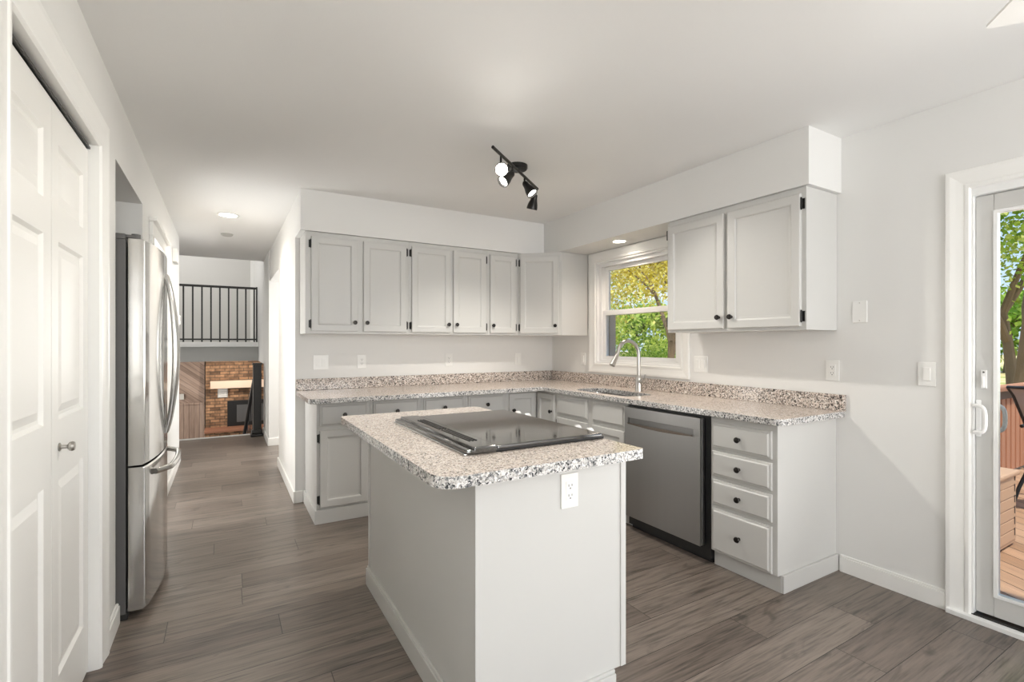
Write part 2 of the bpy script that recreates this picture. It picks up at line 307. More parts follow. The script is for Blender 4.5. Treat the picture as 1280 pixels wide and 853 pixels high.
# ------------------------------------------------------------------ mesh helpers
class MB:
    def __init__(s): s.b = bmesh.new()
    def _xf(s, vs, m):
        if m is not None: bmesh.ops.transform(s.b, matrix=m, verts=vs)
    def box(s, x0, x1, y0, y1, z0, z1, bev=0, seg=2, m=None):
        g = bmesh.ops.create_cube(s.b, size=1)
        vs = g['verts']
        bmesh.ops.transform(s.b, matrix=Matrix.Translation(((x0+x1)/2, (y0+y1)/2, (z0+z1)/2)) @ Matrix.Diagonal((abs(x1-x0), abs(y1-y0), abs(z1-z0), 1)), verts=vs)
        if bev:
            es = list({e for v in vs for e in v.link_edges})
            r = bmesh.ops.bevel(s.b, geom=es, offset=bev, segments=seg, profile=.5, affect='EDGES', clamp_overlap=True)
            vs = list({v for f in r['faces'] for v in f.verts} | {v for v in vs if v.is_valid})
        s._xf(vs, m); return s
    def cyl(s, p0, p1, r0, r1=None, seg=20, caps=True):
        r1 = r0 if r1 is None else r1
        p0 = Vector(p0); p1 = Vector(p1); d = p1 - p0
        g = bmesh.ops.create_cone(s.b, cap_ends=caps, segments=seg, radius1=r0, radius2=r1, depth=d.length)
        m = Matrix.Translation((p0+p1)/2) @ d.to_track_quat('Z', 'Y').to_matrix().to_4x4()
        bmesh.ops.transform(s.b, matrix=m, verts=g['verts']); return s
    def lathe(s, prof, p=(0, 0, 0), axis=(0, 0, 1), seg=24, caps=True):
        rings = []
        m = Matrix.Translation(p) @ Vector(axis).to_track_quat('Z', 'Y').to_matrix().to_4x4()
        for r, z in prof:
            if r < 1e-6: rings.append([s.b.verts.new(m @ Vector((0, 0, z)))])
            else: rings.append([s.b.verts.new(m @ Vector((r*cos(2*pi*k/seg), r*sin(2*pi*k/seg), z))) for k in range(seg)])
        for a, c in zip(rings, rings[1:]):
            for k in range(seg):
                k2 = (k+1) % seg
                if len(a) == 1 and len(c) == 1: continue
                if len(a) == 1: s.b.faces.new((a[0], c[k2], c[k]))
                elif len(c) == 1: s.b.faces.new((a[k], a[k2], c[0]))
                else: s.b.faces.new((a[k], a[k2], c[k2], c[k]))
        if caps:
            if len(rings[0]) > 1: s.b.faces.new(list(reversed(rings[0])))
            if len(rings[-1]) > 1: s.b.faces.new(rings[-1])
        return s
    def tube(s, pts, r, seg=12, closed=False):
        pts = [Vector(p) for p in pts]; n = len(pts); rings = []
        rr = r if isinstance(r, (list, tuple)) else [r]*n
        up = None
        for k, p in enumerate(pts):
            if closed: t = pts[(k+1) % n] - pts[k-1]
            else: t = pts[min(k+1, n-1)] - pts[max(k-1, 0)]
            t.normalize()
            if up is None:
                up = Vector((0, 0, 1)) if abs(t.z) < .9 else Vector((1, 0, 0))
            a = t.cross(up).normalized(); bb = a.cross(t).normalized(); up = bb
            rings.append([s.b.verts.new(p + (a*cos(2*pi*j/seg) + bb*sin(2*pi*j/seg))*rr[k]) for j in range(seg)])
        rng = range(n if closed else n-1)
        for k in rng:
            A, B = rings[k], rings[(k+1) % n]
            for j in range(seg): s.b.faces.new((A[j], A[(j+1) % seg], B[(j+1) % seg], B[j]))
        if not closed:
            s.b.faces.new(list(reversed(rings[0]))); s.b.faces.new(rings[-1])
        return s
    def loops(s, x0, x1, z0, z1, prof, back=None):
        """rectangular nested loops in the XZ plane facing -y; prof = [(inset, y)]"""
        rings = []
        for i, y in prof:
            rings.append([s.b.verts.new(c) for c in ((x0+i, y, z0+i), (x1-i, y, z0+i), (x1-i, y, z1-i), (x0+i, y, z1-i))])
        for A, B in zip(rings, rings[1:]):
            for k in range(4): s.b.faces.new((A[k], A[(k+1) % 4], B[(k+1) % 4], B[k]))
        s.b.faces.new(rings[-1])
        if back is not False: s.b.faces.new(list(reversed(rings[0])))
        return s
    def prism(s, poly, z0, z1, holes=()):
        """extruded XY polygon with holes"""
        es = []; 
        for ring in [poly] + list(holes):
            vs = [s.b.verts.new((x, y, z0)) for x, y in ring]
            es += [s.b.edges.new((vs[k], vs[(k+1) % len(vs)])) for k in range(len(vs))]
        r = bmesh.ops.triangle_fill(s.b, use_beauty=True, use_dissolve=False, edges=es, normal=(0, 0, 1))
        fs = [f for f in r['geom'] if isinstance(f, bmesh.types.BMFace)]
        ex = bmesh.ops.extrude_face_region(s.b, geom=fs)
        vs = [v for v in ex['geom'] if isinstance(v, bmesh.types.BMVert)]
        bmesh.ops.translate(s.b, verts=vs, vec=(0, 0, z1-z0))
        return s
    def quadstrip(s, a, b):
        A = [s.b.verts.new(p) for p in a]; B = [s.b.verts.new(p) for p in b]
        for k in range(len(A)-1): s.b.faces.new((A[k], A[k+1], B[k+1], B[k]))
        return s
    def build(s, name, mat, parent=None, smooth=True, loc=None, rot=None, mats=None, fn=None):
        bmesh.ops.recalc_face_normals(s.b, faces=s.b.faces)
        me = bpy.data.meshes.new(name)
        if fn:
            for f in s.b.faces: f.material_index = fn(f)
        s.b.to_mesh(me); s.b.free()
        if smooth:
            for p in me.polygons: p.use_smooth = True
            me.set_sharp_from_angle(angle=radians(32))
        for mm in (mats or [mat]): me.materials.append(mm)
        o = bpy.data.objects.new(name, me); COL.objects.link(o)
        if smooth:
            wm = o.modifiers.new('normals', 'WEIGHTED_NORMAL'); wm.keep_sharp = True; wm.weight = 90
        if parent is not None: o.parent = parent
        if loc is not None: o.location = loc
        if rot is not None: o.rotation_euler = rot
        return o

def tag(o, label=None, cat=None, group=None, kind=None):
    if label: o['label'] = label
    if cat: o['category'] = cat
    if group: o['group'] = group
    if kind: o['kind'] = kind
    return o
def thing(name, label=None, cat=None, loc=(0, 0, 0), rz=0, group=None, kind=None):
    o = bpy.data.objects.new(name, None); COL.objects.link(o); o.empty_display_size = .1
    o.location = loc; o.rotation_euler = (0, 0, rz)
    return tag(o, label, cat, group, kind)
def struct(name, mb, mat, parent=None, smooth=False, label=None, **kw):
    o = mb.build(name, mat, parent, smooth=smooth, **kw)
    if parent is None: o['kind'] = 'structure'
    if label: o['label'] = label
    return o
BACK, RIGHT, LEFT = 0, -pi/2, pi/2      # facing -y, facing -x, facing +x

# ================================================================== ROOM SHELL
CE = 2.44
WL, WR, WB = -.43, 3.0, 4.27
mb = MB().box(-1.4, 3.12, -3.2, 7.75, -.12, 0)
struct('floor', mb, M['floor'], label='grey-brown wood-look plank floor')
mb = MB().box(-1.4, 3.12, -3.3, 7.76, CE, CE+.15)
struct('ceiling', mb, M['ceiling'], label='flat off-white ceiling')
# left wall: closet opening y 1.545..2.485 z<2.06, fridge alcove 2.84..3.69 z<2.126, hall door 4.0..4.9
T = .12
mb = MB()
mb.box(WL-T, WL, -3.2, 1.535, 0, CE); mb.box(WL-T, WL, 1.535, 2.495, 2.07, CE)
mb.box(WL-T, WL, 2.495, 2.84, 0, CE); mb.box(WL-T, WL, 2.84, 3.69, 2.126, CE); mb.box(WL-T, WL, 3.69, 4.09, 0, CE)
mb.box(WL-T, WL, 4.09, 4.84, 2.0, CE); mb.box(WL-T, WL, 4.84, 6.45, 0, CE)
# alcove returns
mb.box(-1.3, WL-T, 2.72, 2.84, 0, CE); mb.box(-1.3, WL-T, 3.69, 3.81, 0, CE); mb.box(-1.4, -1.3, 2.72, 3.81, 0, CE); mb.box(-1.3, WL-T, 2.84, 3.69, 2.126, 2.2)
struct('wall_left', mb, M['wall'], label='off-white wall with closet, refrigerator alcove and hall doorway')
mb = MB().box(WL-T-.03, WL-T, 1.535, 2.495, 0, 2.07)
struct('wall_closet', mb, M['wall'])
mb = MB().box(-1.5, -1.4, 3.7, 7.75, 0, CE); mb.box(-.98, -.95, 4.0, 4.95, 0, CE)
struct('wall_side_room', mb, M['wall'])
# hall right wall + kitchen back wall
mb = MB()
mb.box(.487, .6, WB, 5.645, 0, CE); mb.box(.487, .6, 5.645, 6.81, 2.06, CE); mb.box(.475, .6, 6.81, 7.75, 0, CE); mb.box(.475, .6, 7.76, 13.3, .995, 3.8)
struct('wall_hall_right', mb, M['wall'], label='off-white hallway wall with a wide opening')
mb = MB().box(.6, 3.12, WB, WB+.12, 0, CE)
struct('wall_back', mb, M['wall'], label='off-white kitchen wall behind the cabinet run')
mb = MB().box(2.4, 2.5, WB+.12, 7.75, 0, CE); mb.box(.6, 2.4, 7.6, 7.75, 0, CE)
struct('wall_den', mb, M['wall'])
# right wall with window and patio door openings
WY0, WY1, WZ0, WZ1 = 2.57, 3.56, 1.10, 2.035
DY0, DY1, DZ1 = -.95, .885, 2.01
mb = MB()
mb.box(WR, WR+T, -3.2, DY0, 0, CE); mb.box(WR, WR+T, DY0, DY1, DZ1, CE); mb.box(WR, WR+T, DY1, WY0, 0, CE)
mb.box(WR, WR+T, WY0, WY1, 0, WZ0); mb.box(WR, WR+T, WY0, WY1, WZ1, CE); mb.box(WR, WR+T, WY1, WB, 0, CE)
struct('wall_right', mb, M['wall'], label='off-white wall with the kitchen window and patio door')
# rear wall (behind camera) with a wide opening made up for the fill light
mb = MB()
mb.box(-.43, -.05, -3.2, -3.08, 0, CE); mb.box(2.65, 3.0, -3.2, -3.08, 0, CE); mb.box(-.05, 2.65, -3.2, -3.08, 0, .6); mb.box(-.05, 2.65, -3.2, -3.08, 2.3, CE)
struct('wall_rear', mb, M['wall'])
w2 = thing('added_rear_window', kind='structure')  # unseen window, added to go with the rear fill light
mb = MB()
for x0, x1 in ((-.05, .01), (.83, .89), (1.71, 1.77), (2.59, 2.65)): mb.box(x0, x1, -3.18, -3.1, .6, 2.3)
mb.box(-.05, 2.65, -3.18, -3.1, .6, .66); mb.box(-.05, 2.65, -3.18, -3.1, 2.24, 2.3)
mb.build('window_frame', M['trim'], w2, smooth=False)
# soffit over cabinets
SB = 2.131
mb = MB().prism([(.487, 3.94), (2.67, 3.94), (2.67, 1.443), (3.0, 1.443), (3.0, WB), (.487, WB)], SB, CE)
struct('ceiling_soffit', mb, M['wall'], label='dropped boxed soffit above the wall cabinets')

# baseboards
def board(name, x0, x1, y0, y1, h=.095, wallside='+x'):
    mb = MB(); t = .012
    mb.box(x0, x1, y0, y1, 0, h-.014, bev=.001)
    if 'right' in name: mb.box(x0+.005, x1, y0, y1, h-.014, h, bev=.004)
    else: mb.box(x0, x1-.005, y0, y1, h-.014, h, bev=.004)
    return struct(name, mb, M['trim'], smooth=True)
board('baseboard_right', WR-.014, WR, .97, 1.445)
board('baseboard_right_rear', WR-.014, WR, -3.08, -1.05)
board('baseboard_left', WL, WL+.016, 2.61, 2.845)
board('baseboard_left_near', WL, WL+.016, -3.08, 1.43)
board('baseboard_left_hall', WL, WL+.016, 4.93, 6.45)
board('baseboard_left_middle', WL, WL+.016, 3.69, 3.99)
mb = MB().box(.472, .487, 4.256, 5.645, 0, .095, bev=.004); mb.box(.487, .545, 4.256, 4.27, 0, .095, bev=.004)
struct('baseboard_hall', mb, M['trim'], smooth=True)
mb = MB().box(.461, .475, 6.796, 7.74, 0, .095, bev=.004); mb.box(.475, .6, 6.796, 6.81, 0, .095, bev=.004)
struct('baseboard_hall_far', mb, M['trim'], smooth=True)

# ------------------------------------------------------------------ closet bifold door (door_1) and casing
def casing(name, y0, y1, z0, z1, wid, facing, wall, mat, bottom=False, t=.018, kind_struct=True, parent=None):
    """moulded casing around an opening. y0..y1 opening, z0..z1, facing +1 (+x) or -1 (-x)"""
    mb = MB()
    prof = [(0, .004), (.006, .012), (.018, .012), (.024, .009), (wid*.55, .013), (wid*.8, t), (wid-.004, t), (wid, t-.004), (wid, 0)]
    def run(pa, pb, outa, outb):
        # pa->pb edge of opening, out = outward unit vectors at each end (mitred)
        ra = [mb.b.verts.new((wall + facing*d, pa[0]+outa[0]*o, pa[1]+outa[1]*o)) for o, d in [(0, 0)] + prof]
        rb = [mb.b.verts.new((wall + facing*d, pb[0]+outb[0]*o, pb[1]+outb[1]*o)) for o, d in [(0, 0)] + prof]
        for k in range(len(ra)-1): mb.b.faces.new((ra[k], ra[k+1], rb[k+1], rb[k]))
        mb.b.faces.new((ra[-1], ra[0], rb[0], rb[-1]))
        mb.b.faces.new(ra); mb.b.faces.new(list(reversed(rb)))
    lo = -1 if bottom else 0
    run((y0, z0), (y0, z1), (-1, lo), (-1, 1)); run((y0, z1), (y1, z1), (-1, 1), (1, 1)); run((y1, z1), (y1, z0), (1, 1), (1, lo))
    if bottom: run((y1, z0), (y0, z0), (1, -1), (-1, -1))
    o = mb.build(name, mat, parent, smooth=False)
    if parent is None: o['kind'] = 'structure'
    return o
casing('trim_1', 1.545, 2.485, 0, 2.06, .115, 1, WL, M['trim'])
mb = MB().box(WL-T+.02, WL, 1.535, 1.545, 0, 2.07); mb.box(WL-T+.02, WL, 2.485, 2.495, 0, 2.07); mb.box(WL-T+.02, WL, 1.545, 2.485, 2.06, 2.07)
struct('trim_2', mb, M['trim'])
d1 = thing('door_1', 'white two-leaf bifold closet door with raised panels', loc=(-.456, 1.55, .015), rz=LEFT, kind='structure')
def six_leaf(x0, x1, parent):
    H = 2.02; mb = MB(); s = .072; th = .032
    zs = [(.225, .79), (.855+.005, 1.62-.55), (1.16, 1.56), (1.66, 1.9)]
    pans = [(.22, .80), (.99, 1.59), (1.74, 1.92)]
    pans = [(.20, .84), (1.025, 1.595), (1.70, 1.905)]
    f = .004
    mb.box(x0, x0+s, f, th, 0, H); mb.box(x1-s, x1, f, th, 0, H)
    zz = [0] + [v for p in pans for v in p] + [H]
    for k in range(0, len(zz), 2): mb.box(x0+s, x1-s, f, th, zz[k], zz[k+1])
    for a, b in pans:
        mb.loops(x0+s, x1-s, a, b, [(0, f), (.009, f+.010), (.02, f+.010), (.046, f+.003)], back=False)
    return mb.build('door_leaf', M['door_white'], parent, smooth=False)
l1 = six_leaf(0, .462, d1); l2 = six_leaf(.467, .93, d1)
MB().lathe([(.0001, 0), (.013, 0), (.014, .003), (.006, .007), (.006, .020), (.014, .026), (.016, .033), (.013, .039), (.0001, .041)], (.545, .004, .935), (0, -1, 0)).build('door_knob', M['nickel'], l2)['label'] = 'round satin metal knob'
MB().box(0, .93, -.004, .03, 2.026, 2.034).build('door_track', M['black'], d1)['label'] = 'dark overhead track'

# hall doorway casing with head cap on the left wall
mb = MB()
mb.box(WL, WL+.02, 3.99, 4.09, 0, 2.0, bev=.003); mb.box(WL, WL+.02, 4.84, 4.93, 0, 2.0, bev=.003)
mb.box(WL, WL+.022, 3.985, 4.935, 2.0, 2.09, bev=.003); mb.box(WL, WL+.045, 3.965, 4.955, 2.09, 2.115, bev=.004)
struct('trim_3', mb, M['trim'], smooth=True, label='white doorway casing with projecting head cap')
mb = MB().box(WL-T, WL, 4.09, 4.1, 0, 2.0); mb.box(WL-T, WL, 4.83, 4.84, 0, 2.0)
struct('trim_4', mb, M['trim'])

# ------------------------------------------------------------------ window_1
casing('trim_5', WY0, WY1, WZ0, WZ1, .088, -1, WR, M['trim'], bottom=True)
w1 = thing('window_1', 'white double-hung kitchen window above the sink', kind='structure')
mb = MB()
fr = .045
mb.box(3.001, 3.03, WY0, WY0+.012, WZ0, WZ1); mb.box(3.001, 3.03, WY1-.012, WY1, WZ0, WZ1); mb.box(3.001, 3.03, WY0+.012, WY1-.012, WZ0, WZ0+.012); mb.box(3.001, 3.03, WY0+.012, WY1-.012, WZ1-.012, WZ1)
mb.box(3.03, 3.12, WY0, WY0+fr, WZ0, WZ1); mb.box(3.03, 3.12, WY1-fr, WY1, WZ0, WZ1); mb.box(3.03, 3.12, WY0+fr, WY1-fr, WZ0, WZ0+.03); mb.box(3.03, 3.12, WY0+fr, WY1-fr, WZ1-fr, WZ1)
mb.build('window_frame', M['vinyl'], w1, smooth=False)
def sash(x, z0, z1, nm, rb, rt):
    mb = MB(); y0, y1 = WY0+fr, WY1-fr; s = .042
    mb.box(x, x+.03, y0, y0+s, z0, z1, bev=.003); mb.box(x, x+.03, y1-s, y1, z0, z1, bev=.003)
    mb.box(x, x+.03, y0+s, y1-s, z0, z0+rb, bev=.003); mb.box(x, x+.03, y0+s, y1-s, z1-rt, z1, bev=.003)
    o = mb.build(nm, M['vinyl'], w1)
    MB().box(x+.012, x+.016, y0+s-.004, y1-s+.004, z0+rb-.004, z1-rt+.004).build('window_pane', M['glass'], o, smooth=False)['label'] = 'clear glass'
    return o
sash(3.075, 1.54, WZ1-fr, 'upper_sash', .045, .035); sash(3.042, WZ0+.03, 1.585, 'lower_sash', .035, .045)
mb = MB()
mb.box(3.12, 3.19, WY0-.02, WY0+.06, WZ0-.02, 1.56); mb.box(3.12, 3.19, WY1-.06, WY1+.02, WZ0-.02, 1.56)
mb.build('screen_track', M['taupe'], w1, smooth=False)['label'] = 'brown outer screen track'

# ------------------------------------------------------------------ patio door (door_2)
casing('trim_6', DY0, DY1, 0, DZ1-.005, .092, -1, WR, M['trim'])
d2 = thing('door_2', 'white vinyl sliding patio door with full glass', kind='structure')
mb = MB()
mb.box(3.001, 3.12, DY1-.006, DY1, .022, DZ1-.04); mb.box(3.001, 3.12, DY0, DY0+.006, .022, DZ1-.04); mb.box(3.001, 3.12, DY0, DY1, DZ1-.04, DZ1)
mb.build('door_frame', M['vinyl'], d2, smooth=False)
MB().box(2.965, 3.12, DY0-.1, DY1+.085, 0, .022, bev=.003).build('threshold', M['vinyl'], d2)
MB().box(3.0, 3.11, DY0, DY1, .022, .027).build('gap_shade_strip', M['black'], d2, smooth=False)  # black strip standing in for the shade in the gap under the panel
def slider(x, y0, y1, nm, glass):
    mb = MB(); s = .062; z0, z1 = .034, DZ1-.043
    mb.box(x, x+.04, y0, y0+s, z0, z1, bev=.003); mb.box(x, x+.04, y1-s, y1, z0, z1, bev=.003)
    mb.box(x, x+.04, y0+s, y1-s, z0, z0+.09, bev=.003); mb.box(x, x+.04, y0+s, y1-s, z1-.075, z1, bev=.003)
    o = mb.build(nm, M['patio_vinyl'], d2)
    mb = MB(); a, b, c, d = y0+s, y1-s, z0+.09, z1-.075; g = .014
    mb.box(x-.005, x+.03, a, a+g, c, d); mb.box(x-.005, x+.03, b-g, b, c, d); mb.box(x-.005, x+.03, a+g, b-g, c, c+g); mb.box(x-.005, x+.03, a+g, b-g, d-g, d)
    mb.build('glazing_bead', M['vinyl'], o, smooth=False)
    MB().box(x+.012, x+.018, a+g-.003, b-g+.003, c+g-.003, d-g+.003).build('door_glass', M['glass'], o, smooth=False)['label'] = 'clear glass'
    return o
sl = slider(3.03, -.03, DY1-.007, 'sliding_panel', True); slider(3.074, DY0+.007, .03, 'fixed_panel', True)
HY = .848
def c_handle(x, y0, y1, xb):
    zc, hz = .934, .062; pts = [(xb, y0, zc+hz)]
    for k in range(17):
        a = pi/2 - pi*k/16
        pts.append((x, y0+(y1-y0)*abs(cos(a))**.45, zc+hz*(1 if a >= 0 else -1)*abs(sin(a))**.7))
    pts.append((xb, y0, zc-hz))
    return MB().tube(pts, .0085, 10)
h1 = c_handle(2.992, .870, .834, 3.028).build('door_handle', M['vinyl'], sl); h1['label'] = 'white D-shaped pull handle'
MB().box(3.024, 3.03, .858, .877, .85, 1.02, bev=.0025).build('handle_plate', M['vinyl'], sl)
c_handle(3.105, .850, .797, 3.072).build('outer_handle', M['patio_vinyl'], sl)
mb = MB().box(3.022, 3.03, HY-.011, HY+.011, 1.075, 1.16, bev=.003)
mb.box(3.012, 3.024, HY-.004, HY+.004, 1.08, 1.13, bev=.003)
mb.build('latch', M['vinyl'], sl)['label'] = 'white thumb latch'
MB().cyl((3.0215, HY, 1.15), (3.0225, HY, 1.15), .004).build('latch_screw', M['slot'], sl)

# ================================================================== CABINETS
def knob_mb(x, z, y=-.02):
    return MB().lathe([(.009, 0), (.007, .003), (.0055, .009), (.007, .014), (.0145, .018), (.0165, .023), (.014, .028), (.0001, .030)], (x, y, z), (0, -1, 0), 20)
def hinge_mb(x, z, side):
    mb = MB().cyl((x, -.014, z-.03), (x, -.014, z+.03), .0045, seg=10)
    mb.lathe([(.0001, -.035), (.003, -.033), (.0045, -.03), (.0045, .03), (.003, .033), (.0001, .035)], (x, -.014, z), (0, 0, 1), 10)
    mb.box(x - (.012 if side == 'L' else 0), x + (.012 if side == 'R' else 0), -.004, 0, z-.028, z+.028)
    return mb
def door(p, x0, x1, z0, z1, hinge=None, knob=None, mat=None, t=.02):
    w = min(.056, (x1-x0)*.2)
    mb = MB().loops(x0, x1, z0, z1, [(0, 0), (0, -t+.004), (.004, -t), (w-.010, -t), (w-.004, -t+.0025), (w, -t+.009), (w+.012, -t+.0105)])
    o = mb.build('cabinet_door', mat or M['cabinet'], p, smooth=False)
    if hinge:
        hx = x0-.005 if hinge == 'L' else x1+.005
        for hz in (z0+.055, z1-.055): hinge_mb(hx, hz, hinge).build('hinge', M['black'], o)
    if knob: knob_mb(*knob, y=-t).build('knob', M['knob'], o)
    return o
def drawer(p, x0, x1, z0, z1, knob=True, t=.02, name='drawer_front'):
    mb = MB().loops(x0, x1, z0, z1, [(0, 0), (0, -.010), (.003, -.012), (.011, -.0135), (.017, -t), (.02, -t)])
    o = mb.build(name, M['cabinet'], p, smooth=False)
    if knob: knob_mb((x0+x1)/2, (z0+z1)/2).build('knob', M['knob'], o)
    return o

# ---- upper wall cabinets on the back wall
UZ0, UZ1 = 1.357, SB
def upper(x0, x1, label, doors, Y=3.96, depth=.308, z1=None):
    t = thing('wall_cabinet', label, 'cabinet', (x0, Y, UZ0), 0, 'grey wall cabinets')
    MB().box(0, x1-x0, 0, depth, 0, (z1 or UZ1)-UZ0-.002, bev=.001).build('cabinet_body', M['cabinet'], t, smooth=False)
    for a, b, h, k in doors:
        kx = b-x0-.026 if k == 'R' else a-x0+.026
        door(t, a-x0, b-x0, 1.375-UZ0, 2.092-UZ0, h, (kx, 1.445-UZ0))
    return t
upper(.522, 1.325, 'grey two-door wall cabinet at the left end of the back wall, nearest the hallway', [(.562, .906, 'L', 'R'), (.948, 1.300, 'R', 'L')])
upper(1.326, 2.062, 'grey two-door wall cabinet in the middle of the back wall run, two knobs close together', [(1.345, 1.697, 'L', 'R'), (1.722, 2.042, 'R', 'L')])
upper(2.063, 2.388, 'narrow single-door grey wall cabinet just left of the angled corner cabinet', [(2.083, 2.355, 'R', 'L')])
# corner cabinet, diagonal front
t = thing('wall_cabinet', 'grey angled corner wall cabinet with one door, left of the window', 'cabinet', (2.39, 3.96, UZ0), 0, 'grey wall cabinets')
MB().prism([(0, 0), (.30, -.285), (.608, -.285), (.608, .308), (0, .308)], 0, UZ1-UZ0-.002).build('cabinet_body', M['cabinet'], t, smooth=False)
ang = atan2(-.285, .30); Ld = sqrt(.30**2+.285**2)
e = thing('angled_front'); e.parent = t; e.rotation_euler = (0, 0, ang)
for k in list(e.keys()): del e[k]
bpy.data.objects.remove(e)
dd = door(t, .022, Ld-.03, 1.375-UZ0, 2.092-UZ0, 'L', (Ld-.056, 1.445-UZ0)); dd.rotation_euler = (0, 0, ang)
# right wall upper
t = thing('wall_cabinet', 'grey two-door wall cabinet on the right wall, beside the window', 'cabinet', (2.69, 2.415, UZ0), RIGHT, 'grey wall cabinets')
MB().box(0, .95, 0, .308, 0, UZ1-UZ0-.002, bev=.001).build('cabinet_body', M['cabinet'], t, smooth=False)
door(t, .01, .455, 1.375-UZ0, 2.092-UZ0, 'L', (.455-.03, 1.445-UZ0)); door(t, .482, .925, 1.375-UZ0, 2.092-UZ0, 'R', (.482+.03, 1.445-UZ0))

# ---- base cabinets back wall
CT0, CT1 = .868, .902
def base(x0, x1, label, fronts, Y=3.69, side_mould=False):
    t = thing('base_cabinet', label, 'cabinet', (x0, Y, 0), 0, 'grey base cabinets')
    W = x1-x0
    MB().box(0, W, 0, WB-Y, .0, CT0-.001, bev=.001).build('cabinet_body', M['cabinet'], t, smooth=False)
    mb = MB()
    mb.box(-.014 if side_mould else 0, W, -.014, 0, 0, .098, bev=.003)
    if side_mould: mb.box(-.014, 0, 0, WB-Y-.0145, 0, .098, bev=.003)
    mb.build('base_moulding', M['cabinet'], t)
    for f in fronts:
        a, b = f[1]-x0, f[2]-x0
        if f[0] == 'drawer': drawer(t, a, b, f[3], f[4])
        else:
            kx = b-.028 if f[6] == 'R' else a+.028
            door(t, a, b, f[3], f[4], f[5], (kx, f[4]-.06))
base(.56, .935, 'grey base cabinet at the left end of the run, one drawer over one door', [('drawer', .58, .915, .69, .845), ('door', .58, .915, .115, .662, 'L', 'R')], side_mould=True)
base(.936, 1.33, 'grey base cabinet second from the hallway end, behind the island corner', [('drawer', .957, 1.311, .69, .845), ('door', .957, 1.311, .115, .662, 'L', 'R')])
base(1.331, 1.715, 'grey base cabinet third from the hallway end, behind the glass cooktop', [('drawer', 1.351, 1.696, .69, .845), ('door', 1.351, 1.696, .115, .662, 'R', 'L')])
base(1.716, 2.098, 'grey base cabinet next to the inside corner cabinet on the back wall', [('drawer', 1.739, 2.078, .69, .845), ('door', 1.739, 2.078, .115, .662, 'L', 'R')])
# pie-cut corner cabinet
t = thing('base_cabinet', 'grey inside-corner base cabinet with two doors meeting at a right angle', 'cabinet', (2.099, 3.69, 0), 0, 'grey base cabinets')
MB().prism([(0, 0), (.331, 0), (.331, -.298), (.899, -.298), (.899, .578), (0, .578)], 0, CT0-.001).build('cabinet_body', M['cabinet'], t, smooth=False)
o1 = door(t, .03, .305, .115, .845, None, (.065, .70)); 
o2 = door(t, .022, .285, .115, .845, None, (.25, .70)); o2.location = (.331, 0, 0); o2.rotation_euler = (0, 0, RIGHT)
# ---- right run: face x=2.43, depth .568
def rbase(y1, y0, label, kick=.045, open_top=False):
    t = thing('base_cabinet', label, 'cabinet', (2.43, y1, 0), RIGHT, 'grey base cabinets')
    W = y1-y0
    mb = MB(); zt = CT0-.001
    if open_top:
        mb.box(0, W, 0, .02, .092, zt); mb.box(0, W, .548, .568, .092, zt); mb.box(0, .018, .02, .548, .092, zt); mb.box(W-.018, W, .02, .548, .092, zt); mb.box(.018, W-.018, .02, .548, .092, .11)
    else: mb.box(0, W, 0, .568, .092, zt, bev=.001)
    mb.build('cabinet_body', M['cabinet'], t, smooth=False)
    MB().box(0, W, kick, .566, 0, .092).build('toe_kick', M['cabinet'], t, smooth=False)
    return t
t = rbase(3.39, 2.541, 'grey sink base cabinet under the window with two false drawer fronts', open_top=True)
for a, b, kn in ((.006+.0, .42, 'R'), (.468, .834, 'L')):
    drawer(t, a+.012, b-.002, .69, .845, knob=False, name='false_drawer_front')
    door(t, a+.012, b-.002, .115, .662, 'L' if kn == 'R' else 'R', ((b-.03) if kn == 'R' else (a+.04), .60))
t = rbase(1.862, 1.467, 'grey four-drawer base cabinet at the near end of the right run, beside the dishwasher', kick=.03)
for z0, z1 in ((.686, .83), (.525, .667), (.362, .504), (.096, .340)): drawer(t, .014, .368, z0, z1)
MB().box(.395, .409, .032, .567, 0, .092, bev=.003).build('base_moulding', M['cabinet'], t)

# ---- dishwasher
t = thing('dishwasher', 'stainless steel dishwasher between the sink cabinet and the drawer cabinet', 'dishwasher', (2.43, 2.536, 0), RIGHT)
MB().box(.004, .670, .002, .56, .03, CT0-.004).build('tub_housing', M['blackplastic'], t, smooth=False)
mb = MB()
x0, x1 = .01, .632; z0, z1 = .10, .846
hz0, hz1, ha, hb = .735, .775, .04, .565
yf = -.045
mb.box(x0, x1, yf+.018, -.002, z0, z1, bev=.003)
mb.box(x0, x1, yf, yf+.018, z0, hz0, bev=.0015); mb.box(x0, x1, yf, yf+.018, hz1, z1, bev=.0015)
mb.box(x0, ha, yf+.0005, yf+.018, hz0, hz1); mb.box(hb+.02, x1, yf+.0005, yf+.018, hz0, hz1)
dw = mb.build('dishwasher_door', M['steel_dw'], t, smooth=False)
mb = MB().box(ha, hb+.02, yf+.012, yf+.0175, hz0, hz1)
mb.build('pocket_handle', M['steel_dark'], dw, smooth=False)['label'] = 'dark recessed pocket handle'
n = 14; top = []; bot = []
for k in range(n+1):
    u = k/n; x = ha + (hb+.02-ha)*u; top.append((x, yf-.009, hz0+.006)); bot.append((x, yf-.002, hz0-.003-.012*sin(pi*u)))
MB().quadstrip(top, bot).quadstrip([(x, y+.012, z) for x, y, z in top], top).build('handle_lip', M['steel_sm'], dw)
MB().box(.01, .66, .03, .05, .0, .095).build('toe_panel', M['blackplastic'], t, smooth=False)['label'] = 'black toe panel'

